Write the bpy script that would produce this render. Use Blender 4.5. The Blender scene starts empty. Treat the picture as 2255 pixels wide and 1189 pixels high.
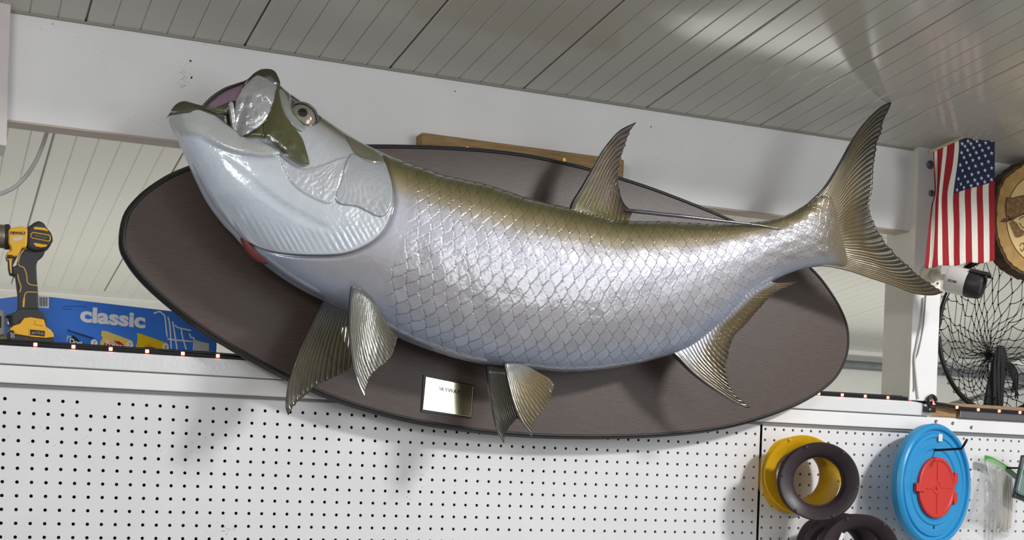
import bpy, bmesh, math, random
import numpy as np
from mathutils import Vector, Matrix
random.seed(7); np.random.seed(7)
S = bpy.context.scene
COL = S.collection

# ------------------------------------------------------------------ camera
ZO = 1.60                                   # height of the first row of peg holes above the floor
F, CX, CY = 3006.04, 1127.5, 1040.86        # calibrated from the peg holes, in 2255x1189 pixels
R = np.array([[0.917317, -0.39659, 0.035292], [0.028628, -0.022712, -0.999332], [0.397126, 0.917715, -0.009481]])
CAM = np.array([-0.137228, -2.66921, -0.079228 + ZO])
cd = bpy.data.cameras.new('camera'); cam = bpy.data.objects.new('camera', cd); COL.objects.link(cam)
cd.sensor_width = 36; cd.lens = F / 2255 * 36; cd.shift_y = (CY - 594.5) / 2255; cd.clip_start = .05
m = Matrix.Identity(4)
for i in range(3):
    m[i][0] = R[0][i]; m[i][1] = -R[1][i]; m[i][2] = -R[2][i]; m[i][3] = CAM[i]
cam.matrix_world = m; S.camera = cam

# ------------------------------------------------------------------ world, lamps, exposure
W = bpy.data.worlds.new('world'); S.world = W; W.use_nodes = True
W.node_tree.nodes['Background'].inputs[0].default_value = (1, 1, 1, 1)
W.node_tree.nodes['Background'].inputs[1].default_value = .46
def area(name, loc, target, sx, sy, power, col=(1, 1, 1)):
    l = bpy.data.lights.new(name, 'AREA'); l.shape = 'RECTANGLE'; l.size = sx; l.size_y = sy; l.energy = power; l.color = col
    o = bpy.data.objects.new(name, l); COL.objects.link(o); o.location = loc
    o.rotation_euler = (Vector(target) - Vector(loc)).to_track_quat('-Z', 'Y').to_euler()
    return o
area('shop_light', (2.75, -2.6, ZO + 1.42), (1.05, -.1, ZO + .3), 0.45, .22, 74, (1, .985, .96))
area('fill_light_left', (-.95, -2.7, ZO + .72), (.6, 0, ZO + .25), 1.0, .22, 18, (1, .99, .97))  # added fill lamp out of view, brightens the carton and the fish head
area('doorway_daylight', (3.1, -5.6, ZO + .35), (1.0, 0, ZO + .2), 2.1, 2.2, 58, (.95, .98, 1))
area('back_room_light', (.5, 1.3, ZO - .45), (.55, 1.35, ZO + .6), 2.0, .6, 11, (1, .99, .94))
area('back_room_light_right', (3.2, 1.15, ZO - .25), (3.2, 1.3, ZO + .6), 2.2, .5, 11, (1, .99, .94))
S.view_settings.view_transform = 'Standard'; S.view_settings.look = 'None'
S.view_settings.gamma = 1; S.view_settings.exposure = -.2; S.view_settings.use_curve_mapping = False

# ------------------------------------------------------------------ helpers
def at(px, py, Y):
    """point of the plane y = Y that the photograph shows at pixel (px, py)"""
    d = R.T @ np.array([(px - CX) / F, (py - CY) / F, 1.0])
    return CAM + d * (Y - CAM[1]) / d[1]
def atv(px, py, Y):
    px, py, Y = np.broadcast_arrays(np.asarray(px, float), np.asarray(py, float), np.asarray(Y, float))
    d = np.stack([(px - CX) / F, (py - CY) / F, np.ones_like(px)], -1) @ R
    return CAM + d * ((Y - CAM[1]) / d[..., 1])[..., None]
def lin(c):
    return tuple(((x / 255) / 12.92 if x / 255 <= .04045 else ((x / 255 + .055) / 1.055) ** 2.4) for x in c)
MATS = {}
def mat(name, rgb=(200, 200, 200), rough=.5, metal=0, coat=0, coat_r=.05, spec=.5, noise=0, nscale=30, bump=0, bscale=80, stretch=(1, 1, 1),
        emit=None, estr=0, alpha=1, trans=0, attr=None, ior=1.45, coat_ior=1.5):
    if name in MATS: return MATS[name]
    M = bpy.data.materials.new(name); M.use_nodes = True; MATS[name] = M
    nt = M.node_tree; b = nt.nodes['Principled BSDF']; c = lin(rgb)
    b.inputs['Base Color'].default_value = (*c, 1); b.inputs['Roughness'].default_value = rough; b.inputs['Metallic'].default_value = metal
    b.inputs['Coat Weight'].default_value = coat; b.inputs['Coat Roughness'].default_value = coat_r
    b.inputs['Coat IOR'].default_value = coat_ior
    b.inputs['Specular IOR Level'].default_value = spec; b.inputs['Alpha'].default_value = alpha
    b.inputs['Transmission Weight'].default_value = trans; b.inputs['IOR'].default_value = ior
    if emit:
        b.inputs['Emission Color'].default_value = (*lin(emit), 1); b.inputs['Emission Strength'].default_value = estr
    tc = nt.nodes.new('ShaderNodeTexCoord'); mp = nt.nodes.new('ShaderNodeMapping'); mp.inputs['Scale'].default_value = stretch
    nt.links.new(tc.outputs['Object'], mp.inputs[0])
    src = None
    if attr:
        at_ = nt.nodes.new('ShaderNodeAttribute'); at_.attribute_name = attr; src = at_.outputs['Color']
        nt.links.new(src, b.inputs['Base Color'])
    if noise:
        n = nt.nodes.new('ShaderNodeTexNoise'); n.inputs['Scale'].default_value = nscale; n.inputs['Detail'].default_value = 6
        nt.links.new(mp.outputs[0], n.inputs['Vector'])
        rmp = nt.nodes.new('ShaderNodeMapRange'); rmp.inputs[1].default_value = .3; rmp.inputs[2].default_value = .7
        rmp.inputs[3].default_value = 1 - noise; rmp.inputs[4].default_value = 1 + noise * .5
        nt.links.new(n.outputs[0], rmp.inputs[0])
        mx = nt.nodes.new('ShaderNodeVectorMath'); mx.operation = 'SCALE'
        if src is not None: nt.links.new(src, mx.inputs[0])
        else: mx.inputs[0].default_value = c
        nt.links.new(rmp.outputs[0], mx.inputs['Scale']); nt.links.new(mx.outputs[0], b.inputs['Base Color'])
    if bump:
        n2 = nt.nodes.new('ShaderNodeTexNoise'); n2.inputs['Scale'].default_value = bscale; n2.inputs['Detail'].default_value = 5
        nt.links.new(mp.outputs[0], n2.inputs['Vector'])
        bp = nt.nodes.new('ShaderNodeBump'); bp.inputs['Strength'].default_value = bump; bp.inputs['Distance'].default_value = .004
        nt.links.new(n2.outputs[0], bp.inputs['Height']); nt.links.new(bp.outputs[0], b.inputs['Normal'])
        if coat: nt.links.new(bp.outputs[0], b.inputs['Coat Normal'])
    return M
def mesh(name, v, f, M=None, parent=None, smooth=False, cols=None):
    me = bpy.data.meshes.new(name)
    me.from_pydata([tuple(map(float, p)) for p in v], [], [tuple(int(i) for i in q) for q in f]); me.update()
    if M: me.materials.append(M)
    o = bpy.data.objects.new(name, me); COL.objects.link(o)
    if parent: o.parent = parent
    if smooth: me.shade_smooth()
    if cols is not None:
        a = me.color_attributes.new('Col', 'FLOAT_COLOR', 'POINT'); a.data.foreach_set('color', np.c_[cols, np.ones(len(cols))].astype(np.float32).ravel())
    return o
def fixn(o):
    bm = bmesh.new(); bm.from_mesh(o.data); bmesh.ops.recalc_face_normals(bm, faces=bm.faces); bm.to_mesh(o.data); bm.free(); return o
def bev(o, w, seg=2, ang=30):
    b = o.modifiers.new('bevel', 'BEVEL'); b.width = w; b.segments = seg; b.limit_method = 'ANGLE'; b.angle_limit = math.radians(ang)
    return o
def thing(name, label, cat, group=None, loc=(0, 0, 0)):
    o = bpy.data.objects.new(name, None); COL.objects.link(o); o.location = loc; o.empty_display_size = .02
    return tag(o, label, cat, group)
def tag(o, label, cat, group=None):
    o['label'] = label; o['category'] = cat
    if group: o['group'] = group
    return o
def struct(o, label=None):
    o['kind'] = 'structure'
    if label: o['label'] = label
    return o
def box(name, x0, x1, y0, y1, z0, z1, M, parent=None, b=0, seg=2):
    v = [(x, y, z) for x in (x0, x1) for y in (y0, y1) for z in (z0, z1)]
    f = [(0, 1, 3, 2), (4, 6, 7, 5), (0, 4, 5, 1), (2, 3, 7, 6), (0, 2, 6, 4), (1, 5, 7, 3)]
    o = mesh(name, v, f, M, parent)
    if b: bev(o, b, seg)
    return o
def tube_geo(pts, r, n=8, closed=False):
    P = np.array(pts, float); k = len(P); rr = np.broadcast_to(np.asarray(r, float), (k,))
    T = np.gradient(P, axis=0) if not closed else np.roll(P, -1, 0) - np.roll(P, 1, 0)
    T /= np.linalg.norm(T, axis=1)[:, None] + 1e-12
    ref = np.array([0, 0, 1.0]) if abs(T[:, 2]).mean() < .8 else np.array([1.0, 0, 0])
    U = np.cross(T, ref); U /= np.linalg.norm(U, axis=1)[:, None] + 1e-12; V = np.cross(T, U)
    a = np.arange(n) * 2 * np.pi / n
    v = (P[:, None] + rr[:, None, None] * (np.cos(a)[None, :, None] * U[:, None] + np.sin(a)[None, :, None] * V[:, None])).reshape(-1, 3)
    f = []
    for i in range(k if closed else k - 1):
        j = (i + 1) % k
        for q in range(n): f.append((i * n + q, i * n + (q + 1) % n, j * n + (q + 1) % n, j * n + q))
    if not closed: f += [tuple(range(n))[::-1], tuple((k - 1) * n + q for q in range(n))]
    return v, f
def tube(name, pts, r, M, parent=None, n=8, closed=False):
    v, f = tube_geo(pts, r, n, closed); return fixn(mesh(name, v, f, M, parent, True))
def join_geo(lst):
    V, Fc, o = [], [], 0
    for v, f in lst:
        V.append(np.asarray(v)); Fc += [tuple(i + o for i in q) for q in f]; o += len(v)
    return np.concatenate(V), Fc
def spline(pts, n, closed=False):
    P = np.array(pts, float)
    if closed: P = np.vstack([P[-1], P, P[0], P[1]])
    else: P = np.vstack([2 * P[0] - P[1], P, 2 * P[-1] - P[-2]])
    k = len(P) - 3; out = []
    for u in np.linspace(0, k, n, endpoint=not closed):
        i = min(int(u), k - 1); t = u - i; a, b, c, d = P[i:i + 4]
        out.append(.5 * (2 * b + (c - a) * t + (2 * a - 5 * b + 4 * c - d) * t * t + (3 * b - a - 3 * c + d) * t ** 3))
    return np.array(out)
def arcspline(pts, n):
    P = spline(pts, max(60, n * 3)); L = np.r_[0, np.cumsum(np.linalg.norm(np.diff(P, axis=0), axis=1))]
    u = np.linspace(0, L[-1], n); return np.stack([np.interp(u, L, P[:, k]) for k in range(P.shape[1])], 1)
def frame(axis, up=(0, 0, 1)):
    a = np.array(axis, float); a /= np.linalg.norm(a); u = np.array(up, float); u -= a * (u @ a); u /= np.linalg.norm(u)
    return a, u, np.cross(a, u)
def lathe(name, prof, c, axis, M, parent=None, n=48, up=(0, 0, 1), closed=False, smooth=True, arc=(0, 2 * math.pi)):
    """prof = [(along axis, radius)]"""
    a, u, w = frame(axis, up); c = np.array(c, float); v = []; f = []
    full = abs(arc[1] - arc[0] - 2 * math.pi) < 1e-6
    ang = np.linspace(arc[0], arc[1], n, endpoint=not full); k = len(prof)
    for t in ang:
        for z, r in prof: v.append(c + a * z + r * (math.cos(t) * u + math.sin(t) * w))
    for i in range(n if full else n - 1):
        j = (i + 1) % n
        for q in range(k if closed else k - 1):
            p = (q + 1) % k; f.append((i * k + q, j * k + q, j * k + p, i * k + p))
    o = fixn(mesh(name, v, f, M, parent)); me = o.data
    if smooth:
        me.shade_smooth()
        try: me.set_sharp_from_angle(angle=math.radians(38))
        except Exception: pass
    return o
def prism(name, px, Y0, Y1, M, parent=None, b=0, seg=2, Ym=None):
    """outline given by the photograph's pixels on plane Y0 (front), extruded straight back to Y1"""
    P = [at(x, y, Y0 if Ym is None else Ym) for x, y in px]; n = len(P)
    v = [(p[0], Y0, p[2]) for p in P] + [(p[0], Y1, p[2]) for p in P]
    f = [tuple(range(n)), tuple(range(2 * n - 1, n - 1, -1))] + [(i, i + n, (i + 1) % n + n, (i + 1) % n) for i in range(n)]
    o = fixn(mesh(name, v, f, M, parent))
    if b: bev(o, b, seg)
    return o
def text(name, s, size, loc, rot, M, parent=None, ext=.0004, align='CENTER', sx=1, bold=0):
    c = bpy.data.curves.new(name, 'FONT'); c.body = s; c.size = size; c.extrude = ext; c.align_x = align; c.align_y = 'CENTER'; c.offset = bold
    o = bpy.data.objects.new(name, c); COL.objects.link(o)
    bpy.context.view_layer.update()
    me = bpy.data.meshes.new_from_object(o.evaluated_get(bpy.context.evaluated_depsgraph_get()))
    bpy.data.objects.remove(o); o = bpy.data.objects.new(name, me); COL.objects.link(o)
    me.materials.clear(); me.materials.append(M)
    if isinstance(rot, Matrix): o.matrix_world = Matrix.Translation(loc) @ rot @ Matrix.Diagonal((sx, 1, 1, 1))
    else: o.location = loc; o.rotation_euler = rot; o.scale = (sx, 1, 1)
    if parent: o.parent = parent
    return o
def copy(o, parent=None, loc=None):
    c = o.copy(); COL.objects.link(c)
    if parent: c.parent = parent
    if loc is not None: c.location = loc
    return c
FACE = (math.pi / 2, 0, 0)

# ------------------------------------------------------------------ the setting
WHITE = mat('white_paint', (236, 236, 237), .42, noise=.04, nscale=9, bump=.06, bscale=60)
PEG = mat('pegboard_paint', (228, 228, 230), .38, noise=.05, nscale=6, bump=.05, bscale=90)
SILLM = mat('gloss_white_band', (226, 227, 229), .2, bump=.25, bscale=130, noise=.03)
DARK = mat('dark_void', (26, 25, 24), .9)
GREYEDGE = mat('grey_channel', (120, 120, 122), .5)
BLACKP = mat('black_plastic', (30, 29, 30), .35, bump=.03)
CEILM = mat('pvc_slat', (205, 204, 196), .13, noise=.03, nscale=3, bump=.015, bscale=400)
SEAMM = mat('pvc_groove', (96, 94, 88), .5)
TANM = mat('tan_board_edge', (196, 184, 168), .6)
CREAM = mat('cream_jamb', (238, 236, 226), .5, noise=.03)
FARW = mat('back_room_wall', (232, 232, 226), .6, noise=.03)
SPECK = mat('wear_speck', (70, 66, 60), .8)
RUST = mat('rust_stain', (120, 85, 55), .9)

flo = struct(box('floor', -3, 6, -7, 4, -.05, 0, mat('floor_concrete', (150, 145, 138), .7, noise=.1, nscale=4)))
IN = .0254
# perforated hardboard: one sheet with real holes
def pegsheet(name, c0, c1, r0, r1, ox, oz, x0, x1, z0, z1, skip=()):
    v, f = [], []; th = .005; rad = .0033; a8 = [(math.cos(t), math.sin(t)) for t in np.arange(10) * 2 * math.pi / 10]
    for c in range(c0, c1 + 1):
        for r in range(r0, r1 + 1):
            x, z = ox + c * IN, oz - r * IN; h = IN / 2; b = len(v)
            X0, X1, Z0, Z1 = max(x - h, x0), min(x + h, x1), max(z - h, z0), min(z + h, z1)
            if X1 <= X0 or Z1 <= Z0: continue
            sq = []
            for ca, sa in a8:
                k = 1 / max(abs(ca), abs(sa)); sq.append((min(max(x + ca * k * h, X0), X1), min(max(z + sa * k * h, Z0), Z1)))
            if (c, r) in skip or not (X0 + rad < x < X1 - rad and Z0 + rad < z < Z1 - rad):
                v += [(X0, 0, Z0), (X1, 0, Z0), (X1, 0, Z1), (X0, 0, Z1)]; f.append((b, b + 1, b + 2, b + 3)); continue
            n = 10
            v += [(p, 0, q) for p, q in sq] + [(x + rad * ca, 0, z + rad * sa) for ca, sa in a8] + [(x + rad * ca, th, z + rad * sa) for ca, sa in a8]
            corners = {}
            for sxx, szz in ((X0, Z0), (X1, Z0), (X1, Z1), (X0, Z1)):
                corners[(sxx, szz)] = len(v); v.append((sxx, 0, szz))
            for i in range(n):
                j = (i + 1) % n
                p, q = sq[i], sq[j]
                if abs(p[0] - q[0]) > 1e-6 and abs(p[1] - q[1]) > 1e-6:   # the ring turns a corner of the square here
                    k = min(corners, key=lambda cc: (cc[0] - (p[0] + q[0]) / 2) ** 2 + (cc[1] - (p[1] + q[1]) / 2) ** 2)
                    f.append((b + i, corners[k], b + j))
                f.append((b + i, b + j, b + n + j, b + n + i)); f.append((b + n + i, b + n + j, b + 2 * n + j, b + 2 * n + i))
    return v, f
wb = struct(thing('wall_back', 'white perforated pegboard wall', 'wall'))
del wb['category']
PB, PT = ZO - .42, ZO + .034
mesh('pegboard', *pegsheet('p', -36, 64, -1, 16, 0, ZO, -.9, 1.6405, PB, PT, {(1, 0), (6, 0), (7, 0), (14, 0)}), PEG, wb)
mesh('pegboard', *pegsheet('p', 65, 134, -1, 16, .002, ZO + .5 * IN, 1.6445, 3.4, PB, PT), PEG, wb)
box('backing_panel', -.9, 3.4, .012, .03, PB, PT, DARK, wb)
# trim above the pegboard, sill band, channel
struct(box('trim_1', -.9, 3.4, -.011, .03, ZO + .0285, ZO + .0612, WHITE, b=.002))
struct(box('trim_2', -.9, 3.4, -.006, .0, ZO + .0225, ZO + .0285, GREYEDGE))
struct(box('trim_3', -.9, 2.118, -.017, .02, ZO + .0635, ZO + .0965, SILLM, b=.0015))
struct(box('trim_4', -.9, 3.4, -.004, .34, ZO + .055, ZO + .0955, mat('counter_top', (205, 203, 198), .5)))
# header, posts
ZC = lambda y: ZO + .706 - .1219 * y
hd = struct(box('wall_header', -.014, 2.056, 0, .058, ZO + .509, ZO + .709, WHITE, b=.0015))
struct(box('trim_5', -.014, 2.056, .002, .056, ZO + .5065, ZO + .509, TANM))
struct(box('trim_6', -.16, -.0125, -.03, .07, ZO + .455, ZO + .716, mat('post_paint', (214, 208, 206), .5, noise=.05), b=.002), 'white post end')
struct(box('wall_header_left', -.9, -.16, 0, .058, ZO + .509, ZO + .709, WHITE, b=.0015))
pst = struct(box('trim_7', 2.046, 2.128, -.022, .085, ZO + .0985, ZO + .713, WHITE, b=.0015), 'white post')
struct(box('trim_8', 2.0455, 2.046, -.0215, .0845, ZO + .0985, ZO + .708, CREAM))
struct(box('wall_header_right', 2.128, 3.4, 0, .058, ZO + .52, ZO + .709, WHITE, b=.0015))
# ceiling: PVC slats, six to a panel
ce = struct(thing('ceiling', 'glossy grey-white slatted ceiling', 'ceiling')); del ce['category']
PW = .2970; SW = PW / 6; Y0, Y1 = -.93, 2.22
th = math.atan(.1219); Ls = (Y1 - Y0) / math.cos(th)
def slat_mesh(w):
    h, b = .006, .0021; prof = [(-w / 2, h), (-w / 2, b), (-w / 2 + b, 0), (w / 2 - b, 0), (w / 2, b), (w / 2, h)]
    v = [(x, y, z) for y in (0, Ls) for x, z in prof]; n = 6
    f = [(i, i + 1, i + 1 + n, i + n) for i in range(n - 1)] + [(n - 1, 0, n, 2 * n - 1), tuple(range(n))[::-1], tuple(range(n, 2 * n))]
    me = bpy.data.meshes.new('slat'); me.from_pydata(v, [], f); me.materials.append(CEILM); return me
sa, sb = slat_mesh(SW), slat_mesh(SW - .0016)
for k in range(-4, 15):
    for j in range(6):
        x = .120 + k * PW + (j + .5) * SW
        if x > 4.35 or x < -1.0: continue
        o = bpy.data.objects.new('slat', sb if j in (0, 5) else sa); COL.objects.link(o); o.parent = ce
        o.location = (x + (.0008 if j == 0 else -.0008 if j == 5 else 0), Y0, ZC(Y0)); o.rotation_euler = (-th, 0, 0)
bk = mesh('ceiling_backing', [(-1.1, Y0, ZC(Y0) + .004), (4.4, Y0, ZC(Y0) + .004), (4.4, Y1, ZC(Y1) + .004), (-1.1, Y1, ZC(Y1) + .004)], [(0, 1, 2, 3)], SEAMM, ce)
struct(box('trim_9', -.014, 2.05, -.006, 0, ZO + .7035, ZO + .7075, mat('ceiling_moulding', (150, 147, 138), .5)))
# far wall of the back room
struct(box('wall_far', -1.2, 5.4, 2.17, 2.22, ZO - .6, ZO + .46, FARW))
struct(box('trim_10', -1.2, 5.4, 2.155, 2.17, ZO + .425, ZO + .447, FARW))
pp = [at(1600, 783, 2.12), at(2600, 868, 2.12)]
tag(tube('conduit_pipe', [(2.6, 2.13, ZO + .378), (5.3, 2.13, ZO + .378)], .019, mat('grey_conduit', (120, 124, 128), .4, noise=.1), n=16), 'grey conduit pipe running along the far wall of the back room', 'pipe')
a_, b_ = at(2095, 893, 1.2), at(2300, 838, 1.2)
tag(tube('metal_rail', [a_, b_], .013, mat('grey_rail', (128, 132, 132), .35, metal=.6), n=12), 'grey metal rail slanting behind the landing net', 'rail')

# scuffs, nail holes on the white header (flat marks with a shape of their own)
def marks(name, spots, parent, M, Y):
    g = []
    for px, py, r in spots:
        c = at(px, py, Y); n = 7; ang = np.arange(n) * 2 * np.pi / n; rr = r * (1 + .35 * np.random.randn(n))
        v = [(c[0] + rr[i] * math.cos(ang[i]), Y, c[2] + rr[i] * math.sin(ang[i])) for i in range(n)] + [(c[0], Y, c[2])]
        g.append((v, [(i, (i + 1) % n, n) for i in range(n)]))
    v, f = join_geo(g); o = mesh(name, v, f, M, parent); o['kind'] = 'stuff'; return o
sp = [(419, 134, .0022), (422, 171, .0024), (1002, 201, .0016), (1434, 280, .0019), (452, 98, .001), (116, 53, .001)]
for cx_, cy_, sx_, sy_, n_ in ((405, 165, 14, 22, 60), (400, 190, 14, 8, 30), (330, 262, 30, 12, 20), (1610, 310, 22, 14, 22), (1560, 350, 120, 40, 40), (1960, 470, 30, 40, 14), (180, 120, 120, 70, 25), (700, 150, 80, 20, 12)):
    sp += [(random.gauss(cx_, sx_ * .5), random.gauss(cy_, sy_ * .5), random.uniform(.0002, .0006)) for _ in range(n_)]
marks('scuff_marks', sp, hd, SPECK, -.0004)
sp = []
for cx_, cy_, sx_, sy_, n_ in ((500, 1165, 30, 12, 40), (150, 950, 120, 60, 30), (450, 960, 100, 50, 26), (900, 1060, 200, 40, 40), (1450, 1060, 90, 60, 26), (1800, 1100, 60, 30, 10)):
    sp += [(random.gauss(cx_, sx_ * .6), random.gauss(cy_, sy_ * .6), random.uniform(.0003, .0007)) for _ in range(n_)]
marks('rust_specks', sp, wb, RUST, -.0004)
#MORE
# ------------------------------------------------------------------ oval board behind the fish
BF, BB = -.072, -.05
OUT = [(275, 535), (283, 478), (310, 440), (350, 408), (400, 381), (480, 355), (600, 336), (740, 327), (880, 326), (1020, 331), (1150, 344), (1280, 371), (1400, 406),
       (1500, 442), (1620, 492), (1720, 545), (1790, 597), (1835, 655), (1860, 705), (1867, 745), (1862, 785), (1840, 828), (1800, 862), (1740, 893), (1650, 924), (1560, 943),
       (1450, 954), (1330, 958), (1200, 956), (1080, 947), (960, 931), (850, 907), (740, 873), (640, 829), (540, 775), (450, 720), (375, 663), (320, 612), (288, 570)]
ol = spline([tuple(at(x, y, BF)[[0, 2]]) for x, y in OUT], 160, True)
bd = thing('oval_mounting_board', 'dark brown stained oval wooden board behind the mounted fish', 'board')
WOODB = mat('walnut_stain', (80, 67, 62), .37, noise=.22, nscale=14, stretch=(2.2, 1, 30), bump=.12, bscale=30, spec=.45)
c2 = ol.mean(0); nrm = ol - np.roll(ol, 1, 0); tg = np.roll(ol, -1, 0) - np.roll(ol, 1, 0); tg /= np.linalg.norm(tg, axis=1)[:, None]
nn = np.stack([tg[:, 1], -tg[:, 0]], 1)
if ((ol - c2) * nn).sum() < 0: nn = -nn
N = len(ol); v = []; prof = [(-.0, BF), (.0, BF)]
v = [(p[0], BF, p[1]) for p in ol] + [(p[0], BB, p[1]) for p in ol]
fixn(mesh('oval_panel', v, [tuple(range(N)), tuple(range(2 * N - 1, N - 1, -1))] + [(i, i + N, (i + 1) % N + N, (i + 1) % N) for i in range(N)], WOODB, bd))
ring = []; steps = [(-.001, BF - .0015), (.0035, BF - .0015), (.006, BF + .002), (.006, BF + .007), (.009, BF + .010), (.009, BB - .001), (-.001, BB - .001)]
for d, y in steps: ring += [(p[0] + q[0] * d, y, p[1] + q[1] * d) for p, q in zip(ol, nn)]
k = len(steps)
fixn(mesh('edge_moulding', ring, [(a * N + i, a * N + (i + 1) % N, ((a + 1) % k) * N + (i + 1) % N, ((a + 1) % k) * N + i) for a in range(k) for i in range(N)],
          mat('black_lacquer', (30, 29, 30), .45), bd, True))
pl = prism('nameplate_backing', [(933, 825), (1044, 848), (1039, 921), (928, 907)], BF - .003, BF, BLACKP, bd)
pq = prism('nameplate', [(938, 829), (1042.5, 850), (1037.5, 918), (931, 902)], BF - .0055, BF - .003, mat('polished_brass', (250, 243, 212), .13, metal=1), bd, b=.0008)
p0 = at(990, 860, BF - .0062); d_ = at(1042.5, 850, BF) - at(938, 829, BF)
text('nameplate_lettering', 'SKYWAY', .0115, p0, (math.pi / 2, math.atan2(-d_[2], d_[0]), 0), mat('engraving', (22, 18, 10), .9, spec=.1), bd, ext=.0002)

# ------------------------------------------------------------------ the fish
FISH = thing('mounted_tarpon', 'large mounted silver tarpon with olive back, upturned open mouth and forked tail', 'fish')
YM = -.172
ST = [((597, 156), (375, 253), .034), ((622, 192), (390, 290), .050), ((665, 225), (422, 360), .066), ((725, 268), (466, 446), .076), ((785, 307), (522, 513), .082),
      ((845, 337), (590, 580), .086), ((905, 361), (672, 636), .088), ((988, 387), (790, 692), .093), ((1072, 406), (925, 758), .096), ((1156, 433), (1050, 797), .096),
      ((1240, 454), (1165, 811), .094), ((1310, 470), (1265, 818), .090), ((1380, 485), (1366, 808), .085), ((1450, 487), (1450, 789), .078), ((1520, 490), (1522, 763), .069),
      ((1580, 493), (1592, 708), .059), ((1640, 491), (1652, 652), .049), ((1695, 485), (1714, 613), .040), ((1740, 472), (1771, 592), .031), ((1775, 452), (1818, 586), .022),
      ((1802, 430), (1850, 591), .012), ((1824, 415), (1872, 597), .0032)]
YMS = [-.172] * 14 + [-.174, -.178, -.184, -.190, -.197, -.203, -.207, -.209]
NS, NT = 1280, 380
A = np.array([[*a, *b, w] for a, b, w in ST]); A = np.c_[A, YMS]
D = spline(A, NS)
RIM = np.array([(0, 597, 156), (.10, 566, 178), (.22, 538, 225), (.36, 520, 285), (.45, 516, 303), (.55, 498, 288), (.68, 466, 262), (.80, 432, 247), (.90, 400, 246), (1, 375, 253)])
thv = np.linspace(0, np.pi, NT); tv = (1 - np.cos(thv)) / 2
rim = np.stack([np.interp(tv, RIM[:, 0], RIM[:, 1]), np.interp(tv, RIM[:, 0], RIM[:, 2])], 1)
for _ in range(6): rim[1:-1] = (rim[:-2] + 2 * rim[1:-1] + rim[2:]) / 4
T, B, Wd, Ymid = D[:, :2], D[:, 2:4], D[:, 4], D[:, 5]
PX = T[:, None] * (1 - tv)[None, :, None] + B[:, None] * tv[None, :, None]
hs = np.clip(1 - np.arange(NS) / (NS * 4.6 / 21), 0, 1) ** 1.6
PX = PX + hs[:, None, None] * (rim - (T[0] * (1 - tv)[:, None] + B[0] * tv[:, None]))[None]
PX[..., 0] += (np.clip(np.arange(NS) / NS * 21 - 18, 0, 3) / 3 * 20)[:, None] * np.sin(thv)[None]
prof = np.sin(np.pi * (thv / np.pi) ** .86) ** .85
Yn = Ymid[:, None] - Wd[:, None] * prof[None]
BASE = atv(PX[..., 0], PX[..., 1], Yn)
gs = np.gradient(BASE, axis=0); gt = np.gradient(BASE, axis=1); NRM = np.cross(gs, gt); NRM /= np.linalg.norm(NRM, axis=-1)[..., None] + 1e-12
if NRM[NS // 2, NT // 2, 1] > 0: NRM = -NRM
def sdist(poly, X, Yp):
    """signed pixel distance to a closed outline, positive inside"""
    P = spline(poly, len(poly) * 5, True); d = np.full(X.shape, 1e9); ins = np.zeros(X.shape, bool)
    for (x0, y0), (x1, y1) in zip(P, np.roll(P, -1, 0)):
        ex, ey = x1 - x0, y1 - y0; t = np.clip(((X - x0) * ex + (Yp - y0) * ey) / (ex * ex + ey * ey + 1e-9), 0, 1)
        d = np.minimum(d, (X - x0 - t * ex) ** 2 + (Yp - y0 - t * ey) ** 2)
        ins ^= ((y0 > Yp) != (y1 > Yp)) & (X < ex * (Yp - y0) / (ey + 1e-12) + x0)
    return np.where(ins, 1, -1) * np.sqrt(d)
sm = lambda x, a, b: (lambda q: q * q * (3 - 2 * q))(np.clip((x - a) / (b - a), 0, 1))
X, Yp = PX[..., 0], PX[..., 1]
HN = int(NS * .44); Xh, Yh = X[:HN], Yp[:HN]
disp = np.zeros((NS, NT)); fadeT = np.ones((NS, NT))
GILL = [(842, 352), (855, 385), (864, 422), (864, 454), (848, 500), (817, 533), (765, 556), (706, 561), (627, 557), (571, 544), (525, 521), (455, 480), (385, 400), (330, 310), (330, 180), (600, 100), (760, 250), (810, 310)]
sg = sdist(GILL, Xh, Yh)
disp[:HN] += .0085 * sm(sg, -1.2, 2.5) * np.sin(thv)[None] ** 1.3 - .004 * np.exp(-((sg + 5) / 4.0) ** 2)
OPER = [(768, 345), (800, 352), (846, 360), (860, 400), (860, 450), (836, 480), (785, 458), (738, 446), (748, 400)]
so = sdist(OPER, Xh, Yh); disp[:HN] += .0022 * sm(so, -1.5, 3)
CHEEK = [(612, 345), (650, 372), (690, 372), (762, 350), (748, 400), (730, 448), (690, 440), (640, 405)]
sc_ = sdist(CHEEK, Xh, Yh); disp[:HN] += .0020 * sm(sc_, -2, 4)
LOWJ = [(376, 256), (430, 247), (485, 277), (520, 303), (560, 318), (612, 332), (606, 345), (560, 345), (500, 330), (440, 300), (395, 290)]
sl = sdist(LOWJ, Xh, Yh); disp[:HN] += .0035 * sm(sl, -8, 6)
JAWG = [(500, 350), (560, 395), (615, 440), (690, 482), (720, 500), (700, 505), (630, 470), (560, 420), (505, 370)]
sj = sdist(JAWG, Xh, Yh); disp[:HN] -= .0012 * sm(sj, -8, 8)
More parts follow.
